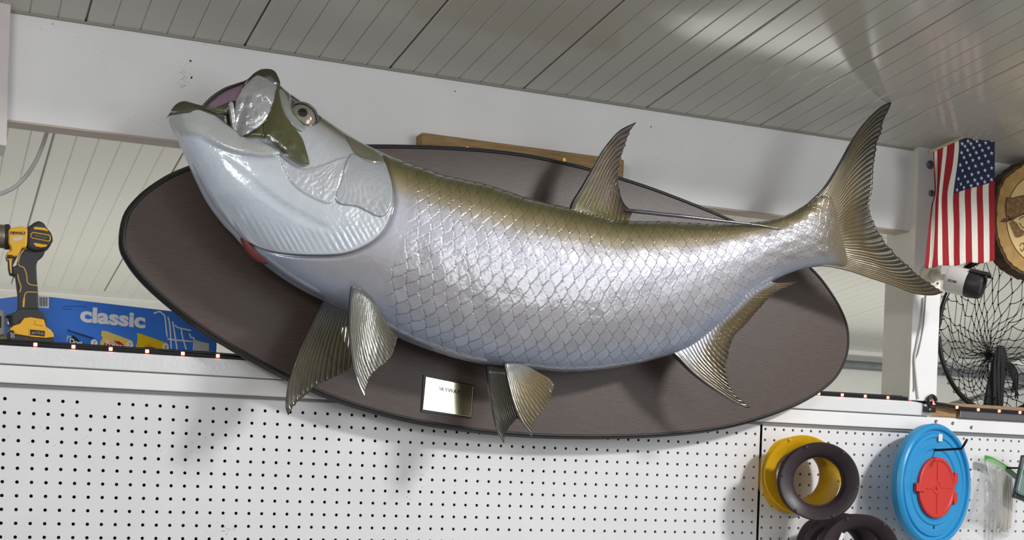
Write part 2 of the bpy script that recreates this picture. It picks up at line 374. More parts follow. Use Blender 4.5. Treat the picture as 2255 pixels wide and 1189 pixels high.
# ridges of the branchiostegal rays along the lower gill edge
edge_u = (Xh * .86 - Yh * .5); band = sm(sg, 3, 12) * (1 - sm(sg, 34, 75)) * sm(Yh, 430, 480)
disp[:HN] += .00040 * band * np.sin(edge_u * 2 * np.pi / 12.0 + 1.5 * np.sin(edge_u / 23)) * (.5 + .5 * np.sin(Xh / 37) ** 2)
band2 = sm(sc_, 0, 10) + .6 * sm(so, 0, 10)
ph = np.arctan2(Yh - 352, Xh - 762); disp[:HN] += .00012 * band2 * np.sin(ph * 46 + 2 * np.sin(np.hypot(Xh - 762, Yh - 352) / 9)) * sm(np.hypot(Xh - 762, Yh - 352), 5, 25)
NAPE = [(763, 300), (800, 318), (842, 337), (845, 360), (815, 362), (785, 347), (768, 322)]
sn = sdist(NAPE, Xh, Yh); disp[:HN] += .0016 * sm(sn, -1, 3)
SOCK = [(640, 205), (668, 222), (700, 252), (702, 268), (680, 280), (655, 272), (642, 250)]
se = sdist(SOCK, Xh, Yh); disp[:HN] -= .004 * sm(se, -3, 5)
def vnoise(Xa, Ya, cell, seed):
    g_ = np.random.RandomState(seed).rand(400, 400); fx, fy = Xa / cell + 50, Ya / cell + 50; ix, iy = np.floor(fx).astype(int), np.floor(fy).astype(int); fx, fy = fx - ix, fy - iy
    fx, fy = fx * fx * (3 - 2 * fx), fy * fy * (3 - 2 * fy); q_ = lambda a_, b_: g_[np.mod(ix + a_, 400), np.mod(iy + b_, 400)]
    return (q_(0, 0) * (1 - fx) + q_(1, 0) * fx) * (1 - fy) + (q_(0, 1) * (1 - fx) + q_(1, 1) * fx) * fy - .5
wr = sm(sc_, -5, 12) + .9 * np.exp(-((Xh - 600) / 60) ** 2 - ((Yh - 322) / 26) ** 2) + .9 * np.exp(-((Xh - 800) / 55) ** 2 - ((Yh - 490) / 36) ** 2) + .25
disp[:HN] += sm(sg, 0, 6) * wr * (.0016 * vnoise(Xh * .8 + Yh * .6, (Yh * .8 - Xh * .6) * .5, 9, 1) + .0009 * vnoise(Xh, Yh, 4.5, 2)) * .5
# scales
mid = PX[:, NT // 2]; sp_ = np.interp(mid[:, 0], [700, 860, 1000, 1300, 1600, 1850], [31, 30, 29, 27, 22, 15])
seg = np.r_[0, np.linalg.norm(np.diff(mid, axis=0), axis=1)]; U1 = np.cumsum(seg / sp_)
U = np.repeat(U1[:, None], NT, 1); V = np.repeat((17.5 * (.45 * tv + .55 * thv / np.pi))[None], NS, 0) + .15
U = U + .10 * np.sin(V * 1.7) + .9 * (tv - .5)[None] ** 2 * 2
def row(par_off):
    j = np.floor(V) + par_off; dv = np.abs(V - j); e = .62 * (1 - dv ** 1.5); off = np.where(np.mod(j, 2) == 0, 0, .5)
    q = U - off - e; i = np.ceil(q); d = i - q; return i + off, d, dv, j
i0, d0, v0, j0 = row(0); i1, d1, v1, j1 = row(1)
first = (i0 < i1) | ((i0 == i1) & (d0 > d1))
d = np.where(first, d0, d1); ii = np.where(first, i0, i1); jj = np.where(first, j0, j1)
gx = 872 - .0011 * np.clip(Yp - 480, -200, 0) ** 2 * .6
gx = np.interp(Yp, [330, 380, 430, 500, 560, 600, 650, 720, 800], [848, 878, 888, 892, 872, 846, 842, 858, 900])
SM = sm(X - gx, 0, 22) * (1 - sm(X, 1815, 1850)) * (1 - .35 * sm(tv, .90, .985))[None]
SM *= 1 - .75 * sm(X, 1560, 1700) * sm(tv, .72, .9)[None]
rnd = np.mod(np.sin(ii * 12.9898 + jj * 78.233) * 43758.5453, 1.0)
hgt = (1 - np.clip(d, 0, 1.1)) * .0008
# thin recessed line just behind the rear edge of each scale
past = np.minimum(np.where(v0 < .9, 1 - d0, 9), np.where(v1 < .9, 1 - d1, 9))
gro = np.exp(-(past / .055) ** 2)
rise = np.exp(-((1 - past) / .10) ** 2)
disp += SM * (.0003 * vnoise(X, Yp, 9, 3) + .00026 * vnoise(X, Yp, 4, 4)) * (.4 + np.exp(-((tv - .42) / .2) ** 2))[None]
disp += SM * (hgt + (rnd - .5) * .0003 - .0007 * gro)
# low dents between larger areas of the flank
lump = np.sin(U * 1.31 + V * .9) * np.sin(V * 1.13 - U * .57) + .6 * np.sin(U * 2.1 - V * 1.9)
disp += .00045 * SM * lump
edgef = np.minimum(1, np.minimum(thv, np.pi - thv) / .10)
POS = BASE + NRM * (disp * edgef[None])[..., None]
# paint
def ramp(t, keys):
    ks = [k[0] for k in keys]; c = np.array([lin(k[1]) for k in keys]); return np.stack([np.interp(t, ks, c[:, i]) for i in range(3)], -1)
tt = np.repeat(tv[None], NS, 0)
tb = tt + .02 * np.sin(U * 3.3) * 0
body_c = ramp(tb, [(0, (66, 66, 36)), (.05, (92, 88, 50)), (.10, (128, 116, 78)), (.16, (160, 148, 122)), (.23, (182, 180, 186)), (.34, (190, 191, 206)), (.52, (180, 179, 187)),
                   (.70, (164, 162, 168)), (.84, (160, 164, 176)), (.93, (156, 168, 190)), (1, (140, 150, 172))])
ptail = (.45 * sm(X, 1620, 1770) + .55 * sm(X, 1770, 1845))[..., None] * (1 - .5 * sm(tt_ := np.repeat(tv[None], NS, 0), .6, 1) * (1 - sm(X, 1820, 1860)))[..., None]
body_c = body_c * (1 - ptail) + ptail * np.array(lin((98, 86, 60)))
head_c = ramp(tt, [(0, (64, 62, 36)), (.03, (96, 92, 68)), (.07, (154, 156, 154)), (.16, (180, 185, 190)), (.45, (196, 203, 210)), (.75, (208, 218, 230)), (1, (200, 212, 228))])
hm = np.zeros((NS, NT, 1)); hm[:HN, :, 0] = sm(sg, -1, 1)
colr = .90 * body_c * (1 - hm) + .94 * head_c * hm
colr *= (1 + (.16 * (rnd - .5) * SM))[..., None]
colr *= (1 - .78 * gro * SM)[..., None]
def paint(mask, rgb, k):
    global colr
    m_ = np.zeros((NS, NT, 1)); m_[:HN, :, 0] = mask * k; colr = colr * (1 - m_) + m_ * np.array(lin(rgb))
paint(sm(so, -2, 3), (152, 156, 160), .75)
paint(sm(sc_, -2, 6), (172, 172, 176), .5)
paint(sm(sn, -1, 2), (96, 92, 66), .85)
paint(sm(se, -4, 4), (60, 58, 44), .9)
paint(np.exp(-((sg + 4) / 2.5) ** 2) * sm(Xh, 520, 560), (70, 72, 78), .7)
paint(np.exp(-(so / 1.6) ** 2), (100, 104, 110), .5)
paint(np.exp(-(sn / 1.6) ** 2), (60, 58, 44), .6)
paint(sm(sl, -4, 6), (158, 160, 150), .7)
paint(sm(sl, -14, -2) * (1 - sm(sl, -2, 4)) * sm(Yh, 300, 330), (120, 128, 140), .5)
# far side: the mirror image, coarser
i_s = np.unique(np.r_[np.arange(0, NS, 5), NS - 1]); i_t = np.unique(np.r_[np.arange(0, NT, 5), NT - 1])
FAR = POS[np.ix_(i_s, i_t)].copy(); FAR[..., 1] = np.minimum(2 * Ymid[i_s][:, None] - FAR[..., 1], -.0705)
def grid_faces(n, m_, o=0, flip=False):
    a = (np.arange(n - 1)[:, None] * m_ + np.arange(m_ - 1)[None]).ravel() + o
    q = np.stack([a, a + 1, a + m_ + 1, a + m_], 1); return q[:, ::-1] if flip else q
Vv = np.concatenate([POS.reshape(-1, 3), FAR.reshape(-1, 3)]); Cc = np.concatenate([colr.reshape(-1, 3), colr[np.ix_(i_s, i_t)].reshape(-1, 3)])
Q = np.concatenate([grid_faces(NS, NT), grid_faces(len(i_s), len(i_t), NS * NT, True)])
nv = np.cross(POS[501, 190] - POS[500, 190], POS[500, 191] - POS[500, 190])
fl = np.cross(Vv[Q[NT * 500 + 190][1]] - Vv[Q[NT * 500 + 190][0]], Vv[Q[NT * 500 + 190][3]] - Vv[Q[NT * 500 + 190][0]])
if fl[1] > 0: Q = Q[:, ::-1]
me = bpy.data.meshes.new('body'); me.vertices.add(len(Vv)); me.vertices.foreach_set('co', Vv.astype(np.float32).ravel())
me.loops.add(Q.size); me.loops.foreach_set('vertex_index', Q.astype(np.int32).ravel())
me.polygons.add(len(Q)); me.polygons.foreach_set('loop_start', (np.arange(len(Q)) * 4).astype(np.int32)); me.update(calc_edges=True)
me.shade_smooth()
ca = me.color_attributes.new('Col', 'FLOAT_COLOR', 'POINT'); ca.data.foreach_set('color', np.c_[Cc, np.ones(len(Cc))].astype(np.float32).ravel())
SKIN = mat('varnished_skin', (180, 180, 190), .46, metal=.2, coat=1, coat_r=.055, coat_ior=1.75, attr='Col', noise=.07, nscale=26, bump=.11, bscale=110)
me.materials.append(SKIN); bo = bpy.data.objects.new('body', me); COL.objects.link(bo); bo.parent = FISH

# surface lookup for the plates of the head
LP = PX[:HN:4, ::4].reshape(-1, 2); LY = POS[:HN:4, ::4, 1].reshape(-1)
def surfY(P):
    P = np.atleast_2d(P); o = np.empty(len(P))
    for k_, p in enumerate(P):
        dd = ((LP - p) ** 2).sum(1); ix = np.argpartition(dd, 4)[:4]; w = 1 / (dd[ix] + 4); o[k_] = (LY[ix] * w).sum() / w.sum()
    return o
def plate(name, outline, M, bulge=.004, off=.001, rings=9, n=90, Y=None, back=.006, tilt=(0, 0), parent=None, fn=None, wr=0):
    """a domed plate with thickness whose outline is given in pixels, lying on the head (or on plane Y)"""
    P = spline(outline, n, True); c = P.mean(0); rs = np.sqrt(np.linspace(1, 0, rings + 1))[:-1]
    pts = [c + (P - c) * r for r in rs]; allp = np.vstack(pts + [c[None]])
    dome = np.r_[np.repeat(1 - rs ** 3, n), 1.0]
    y = (surfY(allp) if Y is None else np.full(len(allp), Y)) + tilt[0] * (allp[:, 0] - c[0]) + tilt[1] * (allp[:, 1] - c[1])
    if fn is not None: y = y + fn(allp)
    if wr: y = y + wr * dome ** .5 * (vnoise(allp[:, 0], allp[:, 1], 15, 8) + .55 * vnoise(allp[:, 0], allp[:, 1], 7, 9))
    yf = y - off - bulge * dome
    v = list(atv(allp[:, 0], allp[:, 1], yf)); b = len(v)
    bp = atv(P[:, 0], P[:, 1], yf[:n]); bp[:, 1] += back; v += list(bp)
    f = [(k_ * n + i, k_ * n + (i + 1) % n, (k_ + 1) * n + (i + 1) % n, (k_ + 1) * n + i) for k_ in range(rings - 1) for i in range(n)]
    f += [((rings - 1) * n + i, (rings - 1) * n + (i + 1) % n, rings * n) for i in range(n)]
    f += [(i, (i + 1) % n, b + (i + 1) % n, b + i) for i in range(n)] + [tuple(b + i for i in range(n))]
    o = fixn(mesh(name, v, f, M, parent or FISH, True))
    try: o.data.set_sharp_from_angle(angle=math.radians(50))
    except Exception: pass
    return o
SILV = mat('varnished_silver_plate', (176, 178, 180), .22, metal=.35, coat=1, coat_r=.06, bump=.8, bscale=38, noise=.15, nscale=30)
OLIV = mat('varnished_olive_plate', (78, 77, 48), .28, metal=.1, coat=1, coat_r=.06, bump=.15, bscale=60, noise=.2, nscale=25)
DOLV = mat('varnished_dark_lip', (58, 56, 40), .25, coat=1, coat_r=.05, bump=.1, bscale=60, noise=.2)
PURP = mat('mouth_lining', (150, 122, 142), .35, coat=.6, coat_r=.1, noise=.15, nscale=30, bump=.1, bscale=70)
# mouth cavity: an inner skin running back from the rim
nr = POS[0, ::6]; fr = nr.copy(); fr[:, 1] = 2 * Ymid[0] - fr[:, 1]; loop = np.vstack([nr, fr[::-1][1:-1]]); lc = loop.mean(0); n = len(loop)
axis = at(690, 400, YM) - at(500, 225, YM); axis /= np.linalg.norm(axis); rg = []
for k_, (dd, rs_) in enumerate([(0, .985), (.012, .93), (.03, .86), (.055, .72), (.085, .5), (.11, .25), (.118, .02)]):
    flat = loop + axis * (-((loop - lc) @ axis) * min(1, dd / .06))[:, None]
    rg.append(lc + (flat - lc) * rs_ + axis * dd)
o = fixn(mesh('mouth_cavity', np.vstack(rg), [(a * n + i, a * n + (i + 1) % n, (a + 1) * n + (i + 1) % n, (a + 1) * n + i) for a in range(6) for i in range(n)],
              mat('mouth_dark_olive', (70, 66, 44), .35, coat=.8, coat_r=.1, bump=.3, bscale=50, noise=.2), FISH, True))
far_y = YM + .030
plate('far_upper_jaw', [(448, 233), (468, 214), (494, 197), (520, 188), (545, 179), (563, 163), (580, 156), (600, 160), (606, 190), (585, 240), (545, 268), (500, 252), (470, 240)], PURP, bulge=.003, Y=far_y, back=.008, tilt=(-.00012, 0))
lipcurve = [at(x, y, far_y - .002) for x, y in spline([(447, 234), (468, 213.5), (494, 196.5), (520, 187), (545, 178), (562, 163), (578, 154.5)], 30)]
tube('far_upper_lip', lipcurve, .0026, DOLV, FISH)
plate('lower_jaw_lip', [(377, 248), (380, 238), (390, 228), (405, 222.5), (425, 227), (449, 233), (480, 236), (518, 222), (522, 262), (521, 298), (500, 284), (476, 266), (452, 251), (425, 246), (398, 248)], DOLV, bulge=.006, Y=YM - .028, back=.05)
plate('tongue_ridge', [(452, 238), (480, 236), (512, 228), (515, 238), (505, 252), (475, 250)], OLIV, bulge=.005, Y=YM - .036, back=.01)
plate('hinge_bar', [(505, 228), (513, 226), (518, 250), (522, 296), (514, 290), (508, 255)], SILV, bulge=.003, Y=YM - .05, back=.01)
plate('snout_lip', [(545, 178), (556, 166), (573, 154), (590, 151.5), (604, 156), (612, 168), (617, 184), (610, 196), (590, 186), (565, 186), (540, 208), (532, 205)], DOLV, bulge=.006, off=.001, Y=YM - .036, back=.05)
plate('maxilla', [(533, 199), (548, 179), (568, 165), (590, 160), (606, 165), (613, 182), (607, 200), (603, 222), (596, 245), (580, 270), (556, 288), (540, 297), (527, 298), (519, 285), (516, 262), (519, 238), (525, 215)], SILV, bulge=.009, off=.014, back=.02, rings=36, n=150, wr=.0042,
      fn=lambda P: .006 * np.exp(-(((P[:, 0] - 580) * .8 + (P[:, 1] - 222) * .6) / 22) ** 2 - ((-(P[:, 0] - 580) * .6 + (P[:, 1] - 222) * .8 + (P[:, 0] - 580) * .1) / 7) ** 2))
plate('maxilla_wedge', [(541, 299), (560, 288), (578, 272), (582, 285), (584, 300), (565, 301)], OLIV, bulge=.004, off=.010, back=.014)
plate('supramaxilla', [(604, 196), (610, 192), (614, 200), (618, 225), (627, 252), (645, 278), (664, 302), (674, 330), (681, 358), (678, 363), (662, 359), (640, 345), (615, 322), (594, 305), (583, 296), (580, 274), (590, 256), (598, 236), (602, 215)], OLIV, bulge=.0055, off=.013, back=.02, rings=24, n=140, wr=.0016)
plate('preorbital_plate', [(615, 198), (622, 198), (632, 212), (637, 232), (645, 250), (660, 272), (672, 280), (668, 288), (652, 282), (634, 262), (624, 244), (617, 222)], mat('varnished_grey_plate', (150, 154, 150), .28, metal=.3, coat=1, coat_r=.08, bump=.3, bscale=50), bulge=.003, off=.007, back=.012)
tube('jaw_seam', [at(x, y, float(surfY((x, y))[0]) - .0135) for x, y in spline([(541, 298), (560, 288), (580, 271), (590, 256), (597, 236)], 24)], .0012, DOLV, FISH)
# eye
ec = (663, 262); ey = float(surfY(ec)[0]); C0 = at(*ec, ey + .013); ax = np.array([-.20, -.95, .08]); ax /= np.linalg.norm(ax)
eye = lathe('eye', [(-.014, .0268), (-.004, .0279), (.004, .0265), (.010, .0224), (.014, .0158), (.0158, .007), (.0162, .0001)], C0, ax, mat('iris', (150, 140, 126), .15, metal=.4, coat=1, coat_r=.02, noise=.25, nscale=60), FISH, n=40)
lathe('pupil', [(.0150, .0086), (.0162, .0080), (.0168, .004), (.0169, .0001)], C0 + np.array([.0020, 0, .0068]), ax, mat('pupil_black', (8, 8, 9), .08, coat=1, coat_r=.02), eye, n=28)
lathe('eye_rim', [(-.006, .0322), (.002, .0322), (.0045, .0304), (.004, .0277), (-.006, .0277)], C0, ax, mat('eye_rim_dark', (64, 62, 60), .3, coat=.8), FISH, n=44, closed=True)
# red gill showing below the cover
plate('red_gill', [(534, 520), (556, 536), (590, 556), (600, 576), (582, 577), (562, 566), (545, 548)], mat('gill_red', (128, 52, 56), .4, coat=.6), bulge=.004, off=.0, back=.02, Y=YM - .012)

# ------------------------------------------------------------------ fins
def fin(name, lead, rear, base, trail, Yf, nray, amp=.0011, thick=.0022, c_base=(110, 104, 70), c_mid=(96, 86, 62), c_edge=(44, 40, 34), c_lead=(40, 38, 34), jag=.03, parent=None, nu=6, nv=60, streak=.3, rough=.32):
    nU = nray * nu + 1; c0 = arcspline(lead, nv); c1 = arcspline(rear, nv); d0 = arcspline(base, nU); d1 = arcspline(trail, nU)
    d0[0], d0[-1], d1[0], d1[-1] = c0[0], c1[0], c0[-1], c1[-1]
    u = np.linspace(0, 1, nU)[:, None, None]; v_ = np.linspace(0, 1, nv)[None, :, None]
    P = (1 - u) * c0[None] + u * c1[None] + (1 - v_) * d0[:, None] + v_ * d1[:, None] - ((1 - u) * (1 - v_) * c0[0] + u * (1 - v_) * c1[0] + (1 - u) * v_ * c0[-1] + u * v_ * c1[-1])
    uu, vv = u[..., 0], v_[..., 0]
    rs = np.random.RandomState(len(name) * 7 + nray)
    cut = np.interp(np.linspace(0, nray, nU), np.arange(nray + 1), rs.rand(nray + 1)) * jag + .4 * jag * np.abs(np.sin(np.pi * nray * uu[:, 0]))
    cut *= sm(uu[:, 0], .02, .12)
    vm = vv * (1 - cut[:, None])                      # pull ragged ray ends back along the rays
    P2 = np.empty_like(P)
    for k_ in range(2):
        for i in range(nU): P2[i, :, k_] = np.interp(vm[i], np.linspace(0, 1, nv), P[i, :, k_])
    Y = Yf(uu, vv) * np.ones((nU, nv))
    rid = np.abs(np.sin(np.pi * nray * uu + .12 * np.sin(5 * vv))) ** .7
    fork = np.abs(np.sin(2 * np.pi * nray * uu)) * sm(vv, .45, .9)
    h = amp * (rid * .8 + .5 * fork + .15 * np.sin(uu * 40 + vv * 15) * np.sin(vv * 21 + uu * 11)) * sm(vv, 0, .12)
    tk = thick * (1 - .75 * vv) * (1 + 1.2 * np.exp(-uu / .05)) + .0003
    Fp = atv(P2[..., 0], P2[..., 1], Y - tk - h); Bp = Fp.copy(); Bp[..., 1] = Y + tk + h * .6
    cb, cm, cE, cl = (np.array(lin(c)) for c in (c_base, c_mid, c_edge, c_lead))
    a = sm(vv, 0, .45)[..., None] * np.ones((nU, 1, 1)); e_ = (sm(vv, .64, 1.0))[..., None] * np.ones((nU, 1, 1))
    cc = cb * (1 - a) + cm * a; cc = cc * (1 - .8 * e_) + cE * .8 * e_
    l_ = np.exp(-uu / .045)[..., None]; cc = cc * (1 - l_) + cl * l_
    cc = .72 * cc * (1 - streak * (1 - rid))[..., None]
    n_ = nU * nv; V_ = np.concatenate([Fp.reshape(-1, 3), Bp.reshape(-1, 3)]); f = [tuple(q) for q in grid_faces(nU, nv)] + [tuple(q) for q in grid_faces(nU, nv, n_, True)]
    bd_ = [i * nv for i in range(nU)] + [(nU - 1) * nv + j for j in range(1, nv)] + [i * nv + nv - 1 for i in range(nU - 2, -1, -1)] + [j for j in range(nv - 2, 0, -1)]
    f += [(bd_[i], bd_[(i + 1) % len(bd_)], bd_[(i + 1) % len(bd_)] + n_, bd_[i] + n_) for i in range(len(bd_))]
    M_ = mat('varnished_fin', (90, 84, 60), rough, metal=.1, coat=.7, coat_r=.13, attr='Col', noise=.12, nscale=40, bump=.07, bscale=50)
    return fixn(mesh(name, V_, f, M_, parent or FISH, True, np.concatenate([cc.reshape(-1, 3)] * 2)))
fin('dorsal_fin', [(1258, 462), (1263, 444), (1284, 409), (1306, 370), (1328, 331), (1352, 300), (1371, 283), (1401, 268.5)], [(1380, 492), (1388, 478), (1392, 468), (1391, 464)],
    [(1258, 462), (1300, 473), (1340, 482), (1380, 492)], [(1401, 268.5), (1392, 285), (1384, 307), (1371, 343), (1365, 372), (1363, 402), (1369, 435), (1378, 452), (1391, 464)],
    lambda u, v: YM - .012 - .02 * v, 15, amp=.0016, c_base=(126, 118, 66), c_mid=(122, 106, 82), c_edge=(60, 50, 44), c_lead=(30, 28, 30), jag=.035)
fil = spline([(1376, 462), (1390, 464), (1426, 468), (1491, 475), (1578, 485), (1665, 495), (1724, 505)], 50)
v, f = tube_geo([at(x, y, -.2 - .03 * k_ / 49) for k_, (x, y) in enumerate(fil)], np.interp(np.arange(50), [0, 6, 25, 49], [.005, .0042, .0042, .0008]), 10)
mesh('dorsal_filament', v, f, mat('filament_dark', (62, 62, 72), .2, coat=1, coat_r=.05), FISH, True)
fin('tail_fin', [(1760, 474), (1787, 444), (1820, 410), (1852, 358), (1876, 313), (1900, 277), (1925, 249), (1945, 232), (1964, 224)],
    [(1790, 583), (1836, 588.5), (1876, 598), (1917, 612), (1965, 628), (2013, 646), (2054, 650.5), (2079, 643)],
    [(1760, 474), (1792, 500), (1800, 540), (1790, 583)],
    [(1964, 224), (1951, 261), (1939, 301), (1932, 325), (1926, 370), (1921, 426), (1918, 458), (1929, 491), (1945, 523), (1965, 547), (1989, 572), (2022, 600), (2054, 624), (2079, 643)],
    lambda u, v: -.2055 - .022 * v ** 1.6 - .014 * np.sin(np.pi * u) * v ** 1.6, 40, amp=.0006, thick=.0030, c_base=(140, 126, 92), c_mid=(122, 106, 70), c_edge=(38, 33, 27), c_lead=(40, 35, 28), jag=.022, streak=.22)
fin('anal_fin', [(1478, 770), (1495, 788), (1525, 819), (1558, 846), (1602, 876), (1636, 896), (1652, 898)], [(1690, 612), (1705, 622), (1730, 622), (1760, 620.5)],
    [(1478, 770), (1538, 735), (1590, 690), (1650, 640), (1690, 612)],
    [(1652, 898), (1639, 883), (1619, 859), (1607, 836), (1602, 809), (1606, 779), (1616, 748), (1626, 731), (1643, 715), (1669, 685), (1693, 658), (1713, 641), (1740, 629), (1760, 620.5)],
    lambda u, v: -.178 - .012 * u - .025 * v, 32, amp=.0011, thick=.0035, c_base=(196, 202, 220), c_mid=(122, 104, 70), c_edge=(66, 54, 40), c_lead=(70, 60, 44), jag=.05)
fin('pectoral_fin', [(775, 630), (771, 671), (770, 727), (774, 775), (781, 819), (792, 852), (804, 877)], [(832, 668), (848, 704), (862, 725), (876, 743)],
    [(775, 630), (800, 638), (832, 668)], [(804, 877), (809, 856), (817, 834), (841, 808), (861, 790), (872, 760), (876, 743)],
    lambda u, v: -.252 - .02 * v + .03 * u, 20, c_base=(112, 114, 110), c_mid=(88, 82, 62), c_edge=(70, 62, 46), c_lead=(70, 72, 78), jag=.02, amp=.0008, streak=.45)
fin('pectoral_fin', [(718, 648), (689, 708), (655, 782), (636, 841), (629.5, 893), (635, 914)], [(782, 672), (780, 730), (778, 780), (776, 812)],
    [(718, 648), (750, 660), (782, 672)], [(635, 914), (648, 897), (668, 878), (700, 849), (748, 827), (776, 812)],
    lambda u, v: -.150 - .03 * v, 14, c_base=(120, 124, 128), c_mid=(110, 102, 76), c_edge=(76, 68, 46), c_lead=(52, 50, 48), jag=.02, amp=.0016, streak=.3)
fin('pelvic_fin', [(1112, 800), (1122, 849), (1133, 893), (1151, 934), (1172, 961)], [(1158, 804), (1192, 823), (1211, 834), (1221.5, 847)],
    [(1112, 800), (1135, 801), (1158, 804)], [(1172, 961), (1177, 930), (1200, 904), (1214, 875), (1221.5, 847)],
    lambda u, v: -.205 - .03 * v, 15, c_base=(150, 152, 150), c_mid=(140, 122, 82), c_edge=(104, 92, 62), c_lead=(96, 96, 92), jag=.03, amp=.0009, streak=.45)
fin('pelvic_fin', [(1074, 804), (1077, 849), (1085, 901), (1096, 949), (1110, 976)], [(1118, 806), (1122, 840), (1132, 880), (1147, 921)],
    [(1074, 804), (1095, 806), (1118, 806)], [(1110, 976), (1115, 956), (1129, 934), (1147, 921)],
    lambda u, v: -.165 - .03 * v, 14, c_base=(112, 112, 108), c_mid=(96, 88, 66), c_edge=(70, 60, 44), c_lead=(52, 50, 46), jag=.03, amp=.0009, streak=.45)

# wooden cleat that carries the board, with two screws
CL = [(918, 297), (929, 291), (940, 292), (1400, 356), (1400, 398), (918, 334)]
cl = thing('wooden_cleat', 'rough brown wooden cleat screwed to the white header above the oval board', 'wood batten')
WOODC = mat('weathered_wood', (164, 132, 90), .65, noise=.3, nscale=18, stretch=(1.5, 1, 18), bump=.3, bscale=30)
a_ = at(929, 291, -.038); b_ = at(1330, 345, -.038)
zt, zb = a_[2], a_[2] - .062
box('batten', a_[0], b_[0] + .05, -.038, -.0005, zb, zt, WOODC, cl, b=.003)
for x, y in ((1029, 327), (1242, 352)):
    c = at(x, y, -.0385); lathe('screw', [(0, .0001), (0, .0016), (.0006, .002), (.0016, .004), (.0016, .0001)], c, (0, -1, 0), mat('brass_screw', (190, 150, 80), .35, metal=1), cl, n=16)
# ------------------------------------------------------------------ LED strip on the sill
LEDB = mat('led_strip_jacket', (24, 24, 27), .18, coat=.6); LEDR = mat('led_red', (255, 120, 100), .3, emit=(255, 104, 86), estr=9)
led = thing('led_light_strip', 'black flexible light strip with glowing red LEDs along the sill', 'light strip')
def zled(x): return ZO + .1010 + .0008 * math.sin(x * 7) - (.016 * min(1, max(0, (x - 2.05)) / .16) if x > 2.05 else 0)
yled = lambda x: -.012 - .012 * min(1, max(0, (x - 2.05) / .12))
pts = [(x, yled(x), zled(x)) for x in np.linspace(-.85, 3.2, 206)]
tube('jacket', pts, .0052, LEDB, led, n=8)
tube('jacket', [(p[0], p[1] + .004, p[2] + .0055) for p in pts[:147]], .0018, LEDB, led, n=6)
lm = None
for i in range(-13, 52):
    x = at(78, 759, -.018)[0] + i * .0668
    if x > 3.2: break
    if lm is None:
        o = box('led', -.0033, .0033, -.0022, .002, -.0032, .0032, LEDR, led, b=.0008); lm = o
    else: o = copy(lm, led)
    o.location = (x, yled(x) - .0045, zled(x))
SCR = mat('steel_screw', (130, 126, 118), .4, metal=.8)
c = at(2052, 888, -.03)
cl_ = thing('cable_clamp', 'black cable clamp holding the light strip at the end of the sill', 'clamp')
tube('loop', [(c[0] + .012 * math.cos(t), -.03, c[2] + .004 + .014 * math.sin(t)) for t in np.linspace(-.3, 4.2, 20)], .0045, BLACKP, cl_)
box('foot', c[0] - .016, c[0] + .012, -.033, -.0175, c[2] - .022, c[2] - .008, BLACKP, cl_, b=.002)
lathe('screw', [(0, .0001), (0, .0035), (.002, .003), (.003, .0001)], (c[0] - .008, -.033, c[2] - .016), (0, -1, 0), SCR, cl_, n=12)
# wood block, metal channel to the right of the sill
tag(box('wood_block', 2.121, 2.24, -.008, .05, ZO + .0635, ZO + .098, WOODC, b=.002), 'dark brown wood block under the light strip right of the sill', 'wood block')
tag(box('metal_channel', 2.205, 3.3, -.020, -.008, ZO + .0635, ZO + .085, mat('brushed_channel', (150, 146, 150), .22, metal=.9, bump=.05), b=.001), 'brushed metal channel reflecting red light under the landing net', 'metal strip')
tag(box('shelf_board', 2.13, 3.35, -.012, .05, ZO + .088, ZO + .0985, mat('raw_wood', (160, 130, 96), .6, noise=.2, stretch=(2, 1, 12))), 'thin raw wood shelf edge below the landing net', 'shelf')
for i_, (x, y) in enumerate(((2061, 928), (2098, 932), (2139, 941))):
    p = at(x, y, -.0115); o = tag(lathe('trim_screw', [(0, .0001), (0, .0042), (.001, .0042), (.0018, .0030), (.0008, .0012), (.0008, .0001)], p, (0, -1, 0), SCR, n=18),
        ['screw in white trim just left of the other pale screw', 'pale screw in white trim, middle of three', 'dark screw in white trim above the clear bag'][i_], 'screw', 'screws in the white trim')

# ------------------------------------------------------------------ bolts, cable on the post
for i_, (x, y, r) in enumerate(((2048, 363, .0105), (2051, 426, .0078))):
    p = at(x, y, -.0225)
    tag(lathe('bolt_head', [(0, r), (.002, r), (.0035, r * .9), (.005, r * .55), (.0065, r * .5), (.007, .0001)] if i_ == 0 else [(0, r), (.003, r), (.0045, r * .8), (.005, .0001)], p, (0, -1, 0), mat('galvanised_bolt', (120, 122, 118), .45, metal=.7), n=24),
        'large grey bolt with washer on the white post by the flag' if i_ == 0 else 'small dark bolt lower on the white post by the flag', 'bolt')
WIRE = mat('white_wire', (205, 203, 196), .4)
tag(tube('post_cable', [at(x, y, -.0265) for x, y in spline([(2034, 655), (2030, 700), (2019, 760), (2014, 790), (2017, 830), (2022, 878)], 40)], .0024, WIRE), 'white cable running down the front of the white post', 'cable')
tag(tube('post_cable', [at(x, y, -.0245) for x, y in spline([(2039, 650), (2033, 720), (2022, 775), (2013, 800), (2013, 850), (2012, 862)], 40)], .0014, mat('grey_wire', (150, 146, 138), .5)), 'thin grey cable beside the white cable on the post', 'cable')
tag(tube('hanging_cable', [at(x, y, .16) for x, y in spline([(118, 250), (104, 290), (92, 325), (75, 362), (52, 394), (22, 418), (-30, 438)], 40)], .0042, mat('white_cable', (206, 204, 204), .35), n=10), 'pale cable hanging in the opening at the upper left', 'cable')
p = at(1984, 522, .02); tag(lathe('wood_plug', [(0, .0001), (0, .006), (.008, .0055), (.012, .004), (.012, .0001)], p, (0, 0, -1), mat('plug_wood', (176, 150, 112), .7), n=14), 'small tan wood plug under the header beside the post', 'plug')

